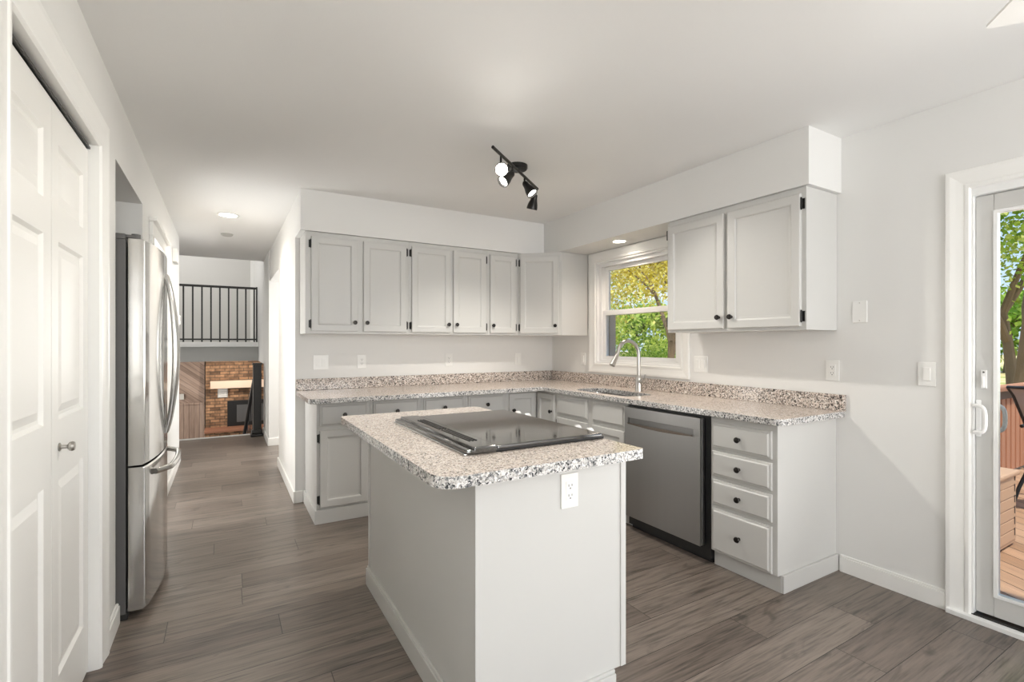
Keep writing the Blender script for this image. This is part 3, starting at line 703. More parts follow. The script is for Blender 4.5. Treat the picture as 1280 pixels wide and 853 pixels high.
# ---- L-shaped worktop with sink cut-out
def rounded(pts, rads, n=7):
    out = []
    for k, p in enumerate(pts):
        r = rads[k] if isinstance(rads, (list, tuple)) else rads
        a = Vector(pts[k-1]); b = Vector(p); c = Vector(pts[(k+1) % len(pts)])
        if r <= 0: out.append(tuple(b)); continue
        u = (a-b).normalized(); v = (c-b).normalized()
        th = u.angle(v); d = r/math.tan(th/2); cen = b + (u+v).normalized()*(r/sin(th/2))
        s = b+u*d; e_ = b+v*d
        a0 = atan2(s.y-cen.y, s.x-cen.x); a1 = atan2(e_.y-cen.y, e_.x-cen.x)
        da = (a1-a0+pi) % (2*pi) - pi
        for j in range(n+1): out.append((cen.x+r*cos(a0+da*j/n), cen.y+r*sin(a0+da*j/n)))
    return out
def slab(poly, z0, z1, holes=(), ease=.004):
    mb = MB().prism(poly, z0, z1, holes)
    return mb
def build_slab(mb, name, parent, z1):
    mb.b.normal_update()
    return mb.build(name, None, parent, smooth=False, mats=[M['granite'], M['granite_edge']], fn=lambda f: 0 if abs(f.normal.z) > .7 else 1)
def round_edges(mb, z0, z1, off=.005):
    es = []
    for ed in mb.b.edges:
        if len(ed.link_faces) == 2:
            a, b = [f.normal for f in ed.link_faces]
            if abs(a.z) + abs(b.z) > .9 and abs(a.z) + abs(b.z) < 1.1: es.append(ed)
    bmesh.ops.bevel(mb.b, geom=es, offset=off, segments=3, profile=.5, affect='EDGES', clamp_overlap=True)
ct = thing('kitchen_countertop', 'L-shaped speckled beige granite countertop with backsplash on the perimeter cabinets', 'countertop', (0, 0, 0))
poly = rounded([(.492, 3.55), (2.385, 3.55), (2.385, 1.425), (3.0, 1.425), (3.0, WB), (.492, WB)], [.05, .03, .045, 0, 0, 0])
hole = rounded([(2.475, 2.60), (2.80, 2.60), (2.80, 3.24), (2.475, 3.24)], [.07, .07, .13, .13], 8)
holeA = rounded([(2.47, 2.58), (2.745, 2.58), (2.745, 2.80), (2.47, 2.80)], .06, 8)
hole = rounded([(2.47, 2.585), (2.74, 2.585), (2.78, 3.25), (2.47, 3.25)], [.08, .08, .13, .13], 8)
mb = slab(poly, CT0, CT1, [hole]); bmesh.ops.recalc_face_normals(mb.b, faces=mb.b.faces); mb.b.normal_update(); round_edges(mb, CT0, CT1)
build_slab(mb, 'worktop', ct, CT1)
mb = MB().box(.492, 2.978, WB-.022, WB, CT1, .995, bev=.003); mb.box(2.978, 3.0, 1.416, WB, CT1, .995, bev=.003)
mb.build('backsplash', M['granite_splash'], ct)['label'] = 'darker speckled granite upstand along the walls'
# sink
sk = thing('kitchen_sink', 'double-bowl stainless undermount sink set in the granite below the window', 'sink', (2.61, 2.92, CT0))
def bowl(y0, y1):
    mb = MB(); x0, x1 = 2.46-2.61, 2.79-2.61; y0 -= 2.92; y1 -= 2.92
    rings = []
    for ins, z in ((-.012, -.001), (0, -.001), (.004, -.05), (.012, -.16), (.04, -.185)):
        rings.append([mb.b.verts.new((x, y, z)) for x, y in rounded([(x0+ins, y0+ins), (x1-ins, y0+ins), (x1-ins, y1-ins), (x0+ins, y1-ins)], .06, 6)])
    for A, B in zip(rings, rings[1:]):
        for k in range(len(A)): mb.b.faces.new((A[k], A[(k+1) % len(A)], B[(k+1) % len(A)], B[k]))
    mb.b.faces.new(rings[-1])
    return mb.build('sink_bowl', M['steel_sm'], sk)
bb1 = bowl(2.86, 3.26); bb2 = bowl(2.575, 2.84)
for b_, yy in ((bb1, 3.06), (bb2, 2.707)):
    MB().lathe([(.045, 0), (.045, .004), (.03, .002), (.0001, .001)], (0, yy-2.92, -.186)).build('drain', M['steel_sm'], b_)
# faucet
fc = thing('kitchen_faucet', 'brushed nickel gooseneck pull-down faucet behind the sink', 'faucet', (2.85, 2.86, CT1))
MB().lathe([(.0001, 0), (.03, 0), (.03, .006), (.027, .012), (.026, .07), (.0245, .105), (.016, .125), (.0001, .125)], (0, 0, 0)).build('faucet_base', M['nickel'], fc)
pts = [(0, 0, .11), (0, 0, .2), (0, 0, .30)]
R_ = .10
for k in range(1, 13):
    a = pi*k/12*.93; pts.append((-R_+R_*cos(a), .02*sin(a/2), .30+R_*sin(a)))
lx, ly, lz = pts[-1]; dx = (pts[-1][0]-pts[-2][0]); dz = (pts[-1][2]-pts[-2][2]); nn = sqrt(dx*dx+dz*dz)
pts.append((lx+dx/nn*.03, ly, lz+dz/nn*.03))
MB().tube(pts, .0142, 14).build('gooseneck', M['nickel'], fc)
lx, ly, lz = pts[-1]
MB().lathe([(.0001, 0), (.0145, 0), (.016, .02), (.017, .05), (.022, .085), (.023, .10), (.0001, .10)], (lx, ly, lz), (dx/nn-.28, 0, dz/nn)).build('spray_head', M['nickel'], fc)
mb = MB().cyl((0, -.01, .075), (.0, -.055, .082), .019, .014); mb.tube([(0, -.045, .088), (.005, -.06, .105), (.008, -.062, .135)], [.009, .007, .005], 10)
mb.build('lever_handle', M['nickel'], fc)

# ================================================================== ISLAND
IX0, IX1, IY0, IY1 = .663, 1.272, 1.352, 2.63
IC0, IC1 = .877, .912
isl = thing('kitchen_island', 'grey painted kitchen island carrying the granite top and black cooktop', 'kitchen island', (IX0, IY0, 0))
W, D = IX1-IX0, IY1-IY0
MB().box(0, .018, .018, D-.018, .0, IC0-.001).build('side_panel', M['cabinet'], isl, smooth=False)
mb = MB().box(0, W, 0, .018, .097, IC0-.001); mb.box(0, W-.05, 0, .018, 0, .097)
mb.build('end_panel', M['cabinet'], isl, smooth=False)
mb = MB().box(0, W, D-.018, D, .097, IC0-.001); mb.box(0, W-.05, D-.018, D, 0, .097); mb.build('end_panel', M['cabinet'], isl, smooth=False)
mb = MB().box(.018, W, .018, .125, .097, IC0-.001); mb.box(.018, W, .908, D-.018, .097, IC0-.001); mb.box(.018, W-.05, .018, D-.018, .0, .01)
mb.box(W-.062, W-.05, .018, .125, .0, .097); mb.box(W-.062, W-.05, .908, D-.018, .0, .097)
mb.build('cabinet_filler', M['cabinet'], isl, smooth=False)
MB().box(-.003, .020, -.006, 0, .098, IC0-.001, bev=.001).build('corner_stile', M['cabinet'], isl)
MB().box(W-.018, W+.006, -.005, .012, .098, IC0-.001, bev=.001).build('corner_stile', M['cabinet'], isl)
MB().box(-.006, 0, D-.02, D, .098, IC0-.001, bev=.001).build('corner_stile', M['cabinet'], isl)
mb = MB().box(-.016, 0, -.016, D+.012, 0, .088, bev=.003); mb.box(-.010, 0, -.010, D+.008, .088, .1, bev=.003)
mb.box(0, W-.05, -.016, 0, 0, .088, bev=.003); mb.box(0, W-.05, -.010, 0, .088, .1, bev=.003)
mb.build('base_moulding', M['cabinet'], isl)
# island top
it = thing('island_countertop', 'speckled granite slab with rounded corners on top of the island', 'countertop', (0, 0, IC0))
poly = rounded([(.505, 1.255), (1.278, 1.255), (1.278, 1.488), (.735, 1.488), (.735, 2.242), (1.278, 2.242), (1.278, 2.59), (.505, 2.59)], [.07, .012, 0, 0, 0, 0, .02, .03])
mb = slab(poly, 0, IC1-IC0); bmesh.ops.recalc_face_normals(mb.b, faces=mb.b.faces); mb.b.normal_update(); round_edges(mb, 0, 0, .006)
build_slab(mb, 'granite_slab', it, 0)
# slide-in range: local x along world x
rg = thing('slide_in_range', 'slide-in range with black glass cooktop and vent strip set into the island', 'range', (.70, 1.47, 0))
MB().box(.05, .55, .024, .768, .02, IC0+.02).build('range_body', M['blackplastic'], rg, smooth=False)
MB().box(.05, .50, .05, .74, 0, .02).build('range_plinth', M['blackplastic'], rg, smooth=False)
mb = MB().box(.105, .572, .0, .785, IC1+.003, IC1+.022, bev=.006)
mb.build('glass_cooktop', M['blackglass'], rg)
mb = MB().box(.098, .576, -.004, .789, IC1+.0005, IC1+.010, bev=.003)
mb.build('cooktop_frame', M['black'], rg)
mb = MB().box(-.012, .02, -.002, .787, IC1+.0005, IC1+.018, bev=.005); mb.box(.014, .102, -.004, .789, IC1+.0005, IC1+.026, bev=.005)
vs_ = mb.build('vent_strip', M['blackglass'], rg); vs_['label'] = 'black rear vent strip with slots'
mb = MB()
for y0, y1 in ((.10, .36), (.38, .64)):
    for k in range(3): mb.box(.045+k*.013, .051+k*.013, y0, y1, IC1+.0255, IC1+.0285, bev=.001)
mb.build('vent_slats', M['black'], vs_)
MB().box(-.02, -.008, .0, .78, IC1+.0003, IC1+.006, bev=.002).build('trim_strip', M['steel_sm'], rg)
# front control panel with white knobs, oven door
MB().box(.55, .592, .024, .768, .82, IC1, bev=.004).build('control_panel', M['blackplastic'], rg)
for yy in (.105, .185, .582, .674):
    MB().lathe([(.0001, 0), (.019, 0), (.019, .010), (.014, .024), (.0001, .025)], (.583, yy, IC1+.004), (1, 0, .35)).build('control_knob', M['whiteknob'], rg)['label'] = 'white control knob'
od = MB().box(.55, .59, .03, .762, .2, .81, bev=.005).build('oven_door', M['blackglass'], rg)
MB().tube([(.592, .08, .76), (.63, .09, .765), (.63, .70, .765), (.592, .71, .76)], .011, 10).build('oven_handle', M['whiteknob'], od)
MB().box(.55, .588, .03, .762, .04, .19, bev=.005).build('storage_drawer', M['blackplastic'], rg)

# ================================================================== REFRIGERATOR
FY0 = 2.852; FW = .825
rf = thing('refrigerator', 'stainless steel French-door refrigerator with bottom freezer in the wall alcove', 'refrigerator', (-.39, FY0, 0), LEFT)
# local: x -> +y world, -y -> +x world
MB().box(0, FW, .004, .70, .03, 1.765, bev=.004).build('fridge_body', M['fridge_side'], rf)['label'] = 'dark grey cabinet side'
mb = MB().box(.01, FW-.01, .0, .69, .0, .035, bev=.002)
mb.build('base_grille', M['blackplastic'], rf)
mb = MB()
mb.box(.0, .11, .005, .12, 1.765, 1.792, bev=.006); mb.cyl((.03, -.03, 1.772), (.03, -.03, 1.795), .018); mb.box(.012, .05, -.03, .03, 1.775, 1.79, bev=.004)
mb.build('hinge_cover', M['fridge_side'], rf)
MB().box(FW-.11, FW, .005, .12, 1.765, 1.792, bev=.006).build('hinge_cover', M['fridge_side'], rf)
BUL = .042
def fx(u): return -.070 - BUL*(1-(2*u/FW-1)**2)
def curved(x0, x1, z0, z1, n=12):
    mb = MB(); fr_, bk = [], []
    xs = [x0+(x1-x0)*k/n for k in range(n+1)]
    e = .004
    prof = [(xs[0], -.004)] + [(xs[0], fx(xs[0])+.008), (xs[0]+.003, fx(xs[0])+.002)] + [(x, fx(x)) for x in xs[1:-1]] + [(xs[-1]-.003, fx(xs[-1])+.002), (xs[-1], fx(xs[-1])+.008), (xs[-1], -.004)]
    rings = []
    for z, s in ((z0, .006), (z0+.006, 0), (z1-.006, 0), (z1, .006)):
        rings.append([mb.b.verts.new((x, min(-.004, y+s), z)) for x, y in prof])
    for A, B in zip(rings, rings[1:]):
        for k in range(len(A)-1): mb.b.faces.new((A[k], A[k+1], B[k+1], B[k]))
        mb.b.faces.new((A[-1], A[0], B[0], B[-1]))
    mb.b.faces.new(rings[0]); mb.b.faces.new(rings[-1])
    return mb
fd1 = curved(.0, FW/2-.002, .715, 1.77).build('fridge_door', M['steel'], rf)
fd2 = curved(FW/2+.002, FW, .715, 1.77).build('fridge_door', M['steel'], rf)
fzd = curved(.0, FW, .04, .705, 20).build('freezer_drawer', M['steel'], rf)
def bow(x, sgn, z0, z1, reach):
    pts = []; n = 22
    for k in range(n+1):
        u = k/n; s = sin(pi*u)
        pts.append((x + sgn*(.012 + .022*s), fx(FW/2) - .002 - reach*s**.75, z0+(z1-z0)*u))
    return MB().tube(pts, [.011 + .004*sin(pi*k/n) for k in range(n+1)], 12)
bow(FW/2-.012, -1, .80, 1.655, .045).build('door_handle', M['steel_sm'], fd1)
bow(FW/2+.012, 1, .80, 1.655, .045).build('door_handle', M['steel_sm'], fd2)
pts = []
n = 20
for k in range(n+1):
    u = k/n; x = .11+(FW-.22)*u; s = sin(pi*u)
    pts.append((x, fx(x) - .006 - .046*min(1, s*2.2)**.8, .655))
MB().tube(pts, .0145, 12).build('freezer_handle', M['steel_sm'], fzd)

# ================================================================== WALL PLATES
def plate(kind, label, cat, loc, rz, gang=1, group=None):
    t = thing(kind, label, cat, loc, rz, group)
    W = .072 if gang == 1 else .118; H = .118
    MB().box(-W/2, W/2, -.006, 0, -H/2, H/2, bev=.0025).build('cover_plate', M['plate'], t)
    cs = [0] if gang == 1 else [-.023, .023]
    for c in cs:
        if 'switch' in kind:
            MB().box(c-.0165, c+.0165, -.008, -.005, -.0335, .0335, bev=.001).build('rocker', M['plate'], t)
            MB().prism([(c-.014, -.0078), (c+.014, -.0078), (c+.014, -.0125), (c-.014, -.0095)], -.03, .03).build('rocker_paddle', M['trim'], t, smooth=False)
        elif 'outlet' in kind:
            r = MB().box(c-.0165, c+.0165, -.008, -.005, -.0335, .0335, bev=.001).build('receptacle', M['plate'], t)
            mb = MB()
            for zc in (-.017, .017):
                mb.box(c-.008, c-.0055, -.0088, -.0078, zc-.002, zc+.006); mb.box(c+.0055, c+.008, -.0088, -.0078, zc-.001, zc+.006)
                mb.cyl((c, -.0088, zc-.008), (c, -.0078, zc-.008), .0028, seg=10)
            mb.build('socket_slots', M['slot'], r, smooth=False)['label'] = 'dark socket openings'
    for c in cs:
        for z in (-.048, .048): MB().cyl((c, -.0072, z), (c, -.006, z), .0028, seg=10).build('plate_screw', M['plate'] if 'blank' not in kind else M['nickel'], t)
    return t
G = 'white wall plates'
plate('light_switch', 'white double rocker switch on the back wall, left end above the counter', 'light switch', (.681, WB, 1.125), BACK, 2, G)
plate('wall_outlet', 'white outlet on the back wall just right of the double switch', 'outlet', (1.011, WB, 1.127), BACK, 1, G)
plate('wall_outlet', 'white outlet in the middle of the back wall, under the two close-set knobs', 'outlet', (1.816, WB, 1.127), BACK, 1, G)
plate('light_switch', 'white single rocker switch on the back wall near the room corner', 'light switch', (2.575, WB, 1.122), BACK, 1, G)
plate('light_switch', 'white switch plate on the right wall between the corner and the window', 'light switch', (WR, 3.745, 1.13), RIGHT, 1, G)
plate('light_switch', 'white double rocker switch just right of the kitchen window', 'light switch', (WR, 2.385, 1.13), RIGHT, 2, G)
plate('wall_outlet', 'white outlet on the right wall above the near end of the backsplash', 'outlet', (WR, 1.487, 1.129), RIGHT, 1, G)
plate('blank_plate', 'white blank wall plate high on the right wall beside the wall cabinet', 'wall plate', (WR, 1.348, 1.456), RIGHT, 1, G)
plate('light_switch', 'white single rocker switch beside the patio door casing', 'light switch', (WR, 1.051, 1.131), RIGHT, 1, G)
plate('wall_outlet', 'white outlet on the grey end panel of the island', 'outlet', (1.020, IY0, .779), BACK, 1, G)

# ================================================================== CEILING FIXTURES
def downlight(label, x, y, z, r, energy, col=(1, .9, .78)):
    t = thing('recessed_light', label, 'ceiling light', (x, y, z), 0, 'recessed downlights')
    MB().lathe([(r, 0), (r+.018, -.001), (r+.02, -.004), (r+.015, -.006), (r, -.003), (r-.006, .0)], caps=False).build('trim_ring', M['trim'], t)
    MB().lathe([(.0001, -.002), (r*.96, -.002), (r*.96, -.0005), (.0001, -.0005)]).build('diffuser', M['lamp'], t)['label'] = 'glowing round lens'
    l = light('downlight_lamp', 'SPOT', (x, y, z-.012), energy, col, (0, 0, -1), spot_size=radians(150), spot_blend=.8, shadow_soft_size=.06)
    return t
downlight('round glowing recessed light in the hallway ceiling', .025, 5.11, CE, .075, 45)
downlight('round glowing recessed light in the soffit above the sink', 2.829, 3.061, SB, .052, 20, (1, .85, .7))
t = thing('smoke_detector', 'small white round fitting on the hallway ceiling past the recessed light', 'ceiling fitting', (.02, 6.0, CE))
MB().lathe([(.0001, -.022), (.045, -.021), (.055, -.012), (.06, 0), (.0001, 0)]).build('detector_body', M['fascia'], t)
t = thing('door_chime', 'small white box high on the left hallway wall', 'door chime', (WL, 5.62, 2.06), LEFT)
MB().box(0, .19, -.04, 0, 0, .125, bev=.006).build('chime_cover', M['plate'], t)
MB().box(.01, .18, -.036, -.004, -.006, 0, bev=.001).build('speaker_grille', M['fascia'], t)
t = thing('thermostat', 'tiny white thermostat on the left hallway wall below the door chime', 'thermostat', (WL, 6.30, 1.48), LEFT)
MB().box(-.04, .04, -.022, 0, 0, .1, bev=.006).build('thermostat_body', M['plate'], t)
MB().box(-.025, .025, -.024, -.021, .04, .08, bev=.001).build('display', M['fascia'], t)

# track light
tl = thing('track_light', 'black four-head track light on the kitchen ceiling, one head glowing brightly', 'track light', (1.64, 2.73, CE))
MB().lathe([(.0001, 0), (.068, 0), (.068, -.02), (.062, -.028), (.0001, -.028)]).build('canopy', M['black'], tl)
BA = Vector((1.30, 2.43, CE-.052)) - Vector((1.64, 2.73, CE)); BB = Vector((1.93, 2.93, CE-.052)) - Vector((1.64, 2.73, CE))
mb = MB().cyl(BA, BB, .0095, seg=12); mid = (BA+BB)/2
mb.cyl((0, 0, -.026), (mid.x, mid.y, -.05), .012, seg=10)
mb.build('bar', M['black'], tl)
def head(tt, drop, aim, bulbmat, lit, en):
    p = BA + (BB-BA)*tt; piv = p + Vector((0, 0, -drop)); aim = Vector(aim).normalized()
    mb = MB().cyl(p, piv, .0065, seg=10); mb.lathe([(.0001, -.012), (.011, -.008), (.012, 0), (.011, .008), (.0001, .012)], piv, (0, 0, 1), 12)
    st = mb.build('head_stem', M['black'], tl)
    back = piv + aim*.006
    h = MB().lathe([(.0001, -.01), (.016, -.008), (.02, 0), (.022, .02), (.026, .038), (.034, .062), (.038, .084), (.038, .098), (.034, .098), (.032, .086), (.028, .07), (.0001, .068)], back, aim, 24).build('spot_head', M['black'], tl)
    MB().lathe([(.0001, .082), (.0315, .084), (.0315, .08), (.0001, .078)], back, aim, 20).build('lamp', bulbmat, h)['label'] = 'glowing reflector bulb'
    wp = Vector((1.64, 2.73, CE)) + back + aim*.105
    light('track_lamp', 'SPOT', wp, en, (1, .95, .87), aim, spot_size=radians(105), spot_blend=1.0, shadow_soft_size=.03)
head(.15, .075, (-.50, -1, -.55), M['bulb'], True, 24)
head(.38, .05, (-.77, -.13, -.7), M['bulbdim'], True, 50)
head(.66, .04, (.25, -.5, -.75), M['bulbdim'], True, 50)
head(.93, .055, (-.05, .35, -1), M['bulbdim'], True, 50)

# ceiling fan (blade tip in view)
fn = thing('ceiling_fan', 'white ceiling fan, one blade tip showing at the top right', 'ceiling fan', (1.44, .065, CE))
MB().lathe([(.0001, 0), (.065, 0), (.07, -.03), (.04, -.06), (.013, -.065), (.013, -.13), (.09, -.14), (.105, -.17), (.105, -.215), (.085, -.25), (.0001, -.255)], seg=32).build('motor_housing', M['trim'], fn)
for k in range(5):
    a = atan2(.63, .78) + k*2*pi/5
    mb = MB().prism(rounded([(.14, -.055), (.655, -.072), (.655, .072), (.14, .055)], [.01, .012, .012, .01], 4), -.243, -.236)
    b_ = mb.build('fan_blade', M['trim'], fn); b_.rotation_euler = (0, 0, a)
    MB().box(.08, .2, -.02, .02, -.236, -.230, bev=.002).build('blade_bracket', M['nickel'], b_)

# ================================================================== HALL END, FOYER, FAMILY ROOM
mb = MB().box(-1.4, .47, 7.75, 7.79, -.10, .012)
struct('trim_7', mb, M['trim'], label='pale nosing at the edge of the hall floor')
mb = MB().box(-3.1, 3.0, 7.76, 13.3, -1.3, -1.2); struct('floor_lower', mb, M['floor'])
mb = MB().box(-3.2, -3.1, 7.6, 13.4, -1.3, 3.9); mb.box(-3.1, -1.4, 7.6, 7.72, -1.2, 3.9); struct('wall_foyer_left', mb, M['wall'])
mb = MB().box(3.0, 3.1, 7.6, 13.4, -1.3, 1.3); mb.box(.6, 3.0, 7.75, 7.85, -1.2, 1.29); struct('wall_foyer_right', mb, M['wall'])
mb = MB().box(-3.1, 3.0, 13.3, 13.4, -1.3, 1.0); struct('wall_family_room', mb, M['wall'])
mb = MB().box(-3.1, .475, 10.35, 10.45, 1.3, 3.8); struct('wall_upper_hall', mb, M['grey_wall'], label='grey wall behind the upstairs railing')
mb = MB().box(-3.2, .6, 7.6, 13.4, 3.8, 3.9); struct('ceiling_foyer', mb, M['ceiling'])
mb = MB().box(-1.4, .6, 7.62, 7.75, CE+.15, 3.8); struct('wall_above_hall', mb, M['wall'])
mb = MB().box(.41, .475, 10.30, 10.35, 1.3, 3.6); struct('trim_8', mb, M['trim'])
mb = MB().box(-3.1, .475, 9.0, 13.3, .995, 1.29); mb.box(.475, 3.0, 7.85, 13.3, .99, .995); struct('floor_upper', mb, M['fascia'], label='grey face of the upper landing')
mb = MB().box(-3.1, .475, 8.97, 9.02, 1.225, 1.30, bev=.004); struct('trim_9', mb, M['trim'])
# railing
rl = thing('balcony_railing', 'black metal railing with thin balusters along the upstairs landing', 'railing', (-.9, 9.05, 1.3))
RLx = 1.37
MB().box(-1.2, RLx-.03, -.018, .018, .86, .895, bev=.004).build('top_rail', M['rail_black'], rl)
MB().box(-1.2, RLx-.03, -.014, .014, .03, .055, bev=.003).build('bottom_rail', M['rail_black'], rl)
k = 0; x = RLx-.055
while x > -.45:
    MB().box(x-.011, x+.011, -.011, .011, .0, .865).build('baluster', M['rail_black'], rl, smooth=False); x -= .1205; k += 1
MB().box(RLx-.03, RLx-.008, -.02, .02, 0, .90, bev=.002).build('end_post', M['rail_black'], rl)
# newel post with stair handrail
nw = thing('newel_post', 'tall black newel post at the end of the hallway in front of the brick wall', 'newel post', (.385, 7.62, 0))
MB().box(-.052, .052, -.05, .05, 0, 1.0, bev=.006).build('post', M['rail_black'], nw)
MB().box(-.085, .075, -.07, .07, 0, .035, bev=.01).box(-.07, .065, -.06, .06, .035, .09, bev=.012).build('post_base', M['rail_black'], nw)
MB().box(-.06, .06, -.058, .058, .985, 1.01, bev=.006).build('post_cap', M['rail_black'], nw)
mb = MB().tube([(-.03, .06, .78), (-.055, .3, .55), (-.10, .9, .05), (-.16, 1.6, -.55)], .026, 10)
mb.build('stair_handrail', M['rail_black'], nw)
mb = MB()
for j in range(5):
    yy = .15+j*.22; mb.box(-.055-j*.012, -.045-j*.012, yy, yy+.012, -.95-j*.0, .62-j*.17)
mb.build('stair_balusters', M['rail_black'], nw, smooth=False)
# fireplace
fp = thing('fireplace', 'brown brick fireplace wall with black insert in the lower family room', 'fireplace', (0, 13.0, -1.2))
mb = MB().box(-.375, 2.6, 0, .28, .0, 2.185)
mb.build('brick_wall', M['brick'], fp, smooth=False)
MB().box(-.375, 1.6, -.42, 0, .0, .51).build('hearth_base', M['brick'], fp, smooth=False)
MB().box(-.385, 1.6, -.45, 0, .51, .57, bev=.008).build('hearth_slab', M['hearth'], fp)['label'] = 'reddish hearth cap'
MB().box(.05, 1.2, -.03, 0, .57, 1.155, bev=.006).build('insert_surround', M['rail_black'], fp)['label'] = 'black metal insert surround'
MB().box(.24, .98, -.045, -.03, .66, 1.055, bev=.004).build('firebox_glass', M['grate'], fp)['label'] = 'dark glass firebox front'
mn = thing('mantel_shelf', 'pale wooden mantel beam across the brick fireplace', 'mantel shelf', (-.28, 12.99, .26))
MB().box(0, 1.9, -.2, 0, 0, .17, bev=.008).build('mantel_beam', M['mantel'], mn)
t = thing('wall_vent', 'small pale grille plate on the brick just under the mantel', 'vent cover', (-.14, 12.995, .04))
MB().box(0, .2, -.02, 0, 0, .22, bev=.004).build('vent_plate', M['fascia'], t)
mb = MB()
for k in range(6): mb.box(.02, .18, -.024, -.02, .02+k*.032, .035+k*.032)
mb.build('vent_slats', M['plate'], t, smooth=False)
pw = thing('wood_panelling', 'weathered wood panelling beside the brick, diagonal boards over vertical boards', 'wall panelling', (-3.0, 13.2, -1.2))
MB().box(0, 2.6, 0, .08, 1.12, 2.19).build('diagonal_boards', M['panel_diag'], pw, smooth=False)
MB().box(0, 2.6, 0, .08, 0, 1.10).build('vertical_boards', M['panel_vert'], pw, smooth=False)
MB().box(0, 2.6, -.03, .06, 1.09, 1.13, bev=.006).build('chair_rail', M['panel_vert'], pw)
t = thing('wall_outlet', 'small pale plate on the wood panelling in the family room', 'outlet', (-.83, 13.17, .02))
MB().box(-.04, .04, -.008, 0, 0, .125, bev=.003).build('cover_plate', M['fascia'], t)
light('brick_wash_lamp', 'SPOT', (.25, 11.9, .93), 42, (1, .90, .78), (.0, .75, -.55), spot_size=radians(115), spot_blend=.9, shadow_soft_size=.08)

# ================================================================== OUTSIDE
mb = MB().box(3.12, 9.5, -5, 2.0, -.25, -.15); struct('deck_floor', mb, M['deck'], label='orange-brown wooden deck boards')
mb = MB().box(3.2, 160, -80, 120, -1.6, -1.5); struct('ground', mb, M['grass'], label='dry tan and green meadow')
# deck fence of vertical boards along x at y=1.75
df = thing('deck_fence', 'reddish wooden board fence with flat cap rail at the deck edge', 'fence', (4.0, 1.83, -.15))
MB().box(0, 5.5, -.035, .115, .93, .97, bev=.006).build('cap_rail', M['fence_wood'], df)
MB().box(0, 5.5, 0, .03, .84, .93, bev=.004).build('top_board', M['fence_wood'], df)
mb = MB()
x = 0
while x < 5.45:
    mb.box(x, x+.105, .03, .052, .04, .86, bev=.004); mb.box(x+.05, x+.155, .053, .07, .04, .86); x += .15
mb.build('fence_boards', M['fence_wood'], df)
mb = MB().box(0, 5.5, .052, .09, .12, .2); mb.build('bottom_rail', M['fence_wood'], df, smooth=False)
for xx in (1.0, 3.9): MB().box(xx, xx+.09, -.05, .04, 0, .93, bev=.004).build('fence_post', M['fence_wood'], df)
# deck box
bx = thing('deck_storage_box', 'tan slatted resin storage box standing on the deck', 'storage box', (4.40, 1.19, -.15))
MB().box(0, .45, 0, .40, .02, .50, bev=.01).build('box_body', M['box_resin'], bx)
MB().box(-.015, .465, -.02, .42, .50, .535, bev=.012).build('box_lid', M['box_resin'], bx)
mb = MB()
for k in range(6):
    z = .05+k*.077
    mb.box(.02, .43, -.006, 0, z, z+.070, bev=.003); mb.box(-.006, 0, .02, .38, z, z+.070, bev=.003)
mb.build('side_slats', M['box_resin'], bx)
mb = MB()
for k in range(6):
    z = .06+k*.077
    for xc in (.09, .40): mb.box(xc-.006, xc+.006, -.0085, -.005, z+.022, z+.074)
mb.build('slat_clips', M['box_groove'], bx, smooth=False)
# patio chair
ch = thing('patio_chair', 'grey sling patio chair with dark curved arms behind the deck box', 'chair', (6.1, 1.09, -.15), radians(-30))
def ribbon(prof, y0, y1, th):
    mb = MB()
    A = [(x, y0, z) for x, z in prof]; B = [(x, y1, z) for x, z in prof]
    mb.quadstrip(A, B); mb.quadstrip([(x, y, z-th) for x, y, z in B], [(x, y, z-th) for x, y, z in A])
    return mb
backp = [(-.38, 1.05), (-.33, .98), (-.22, .72), (-.12, .48), (-.06, .42)]
seatp = [(-.06, .42), (.1, .40), (.3, .41), (.46, .44)]
ribbon(backp, -.24, .24, .006).build('backrest', M['sling'], ch); ribbon(seatp, -.24, .24, .006).build('seat', M['sling'], ch)
for s in (-1, 1):
    y = s*.25
    MB().tube([(x, y, z) for x, z in backp + seatp[1:]], .014, 10).build('side_frame', M['chair_metal'], ch)
    ya = s*.29
    MB().tube([(-.22, ya, .70), (-.12, ya, .73), (.1, ya, .70), (.32, ya, .66), (.42, ya, .58), (.40, ya, .40), (.44, ya, .2), (.46, ya, .0)], .015, 10).build('arm', M['chair_metal'], ch)
    MB().tube([(-.05, ya, .62), (-.12, ya, .4), (-.24, ya, .16), (-.3, ya, .0)], .014, 10).build('leg', M['chair_metal'], ch)
MB().tube([(-.38, -.25, 1.05), (-.39, 0, 1.06), (-.38, .25, 1.05)], .014, 10).build('top_bar', M['chair_metal'], ch)

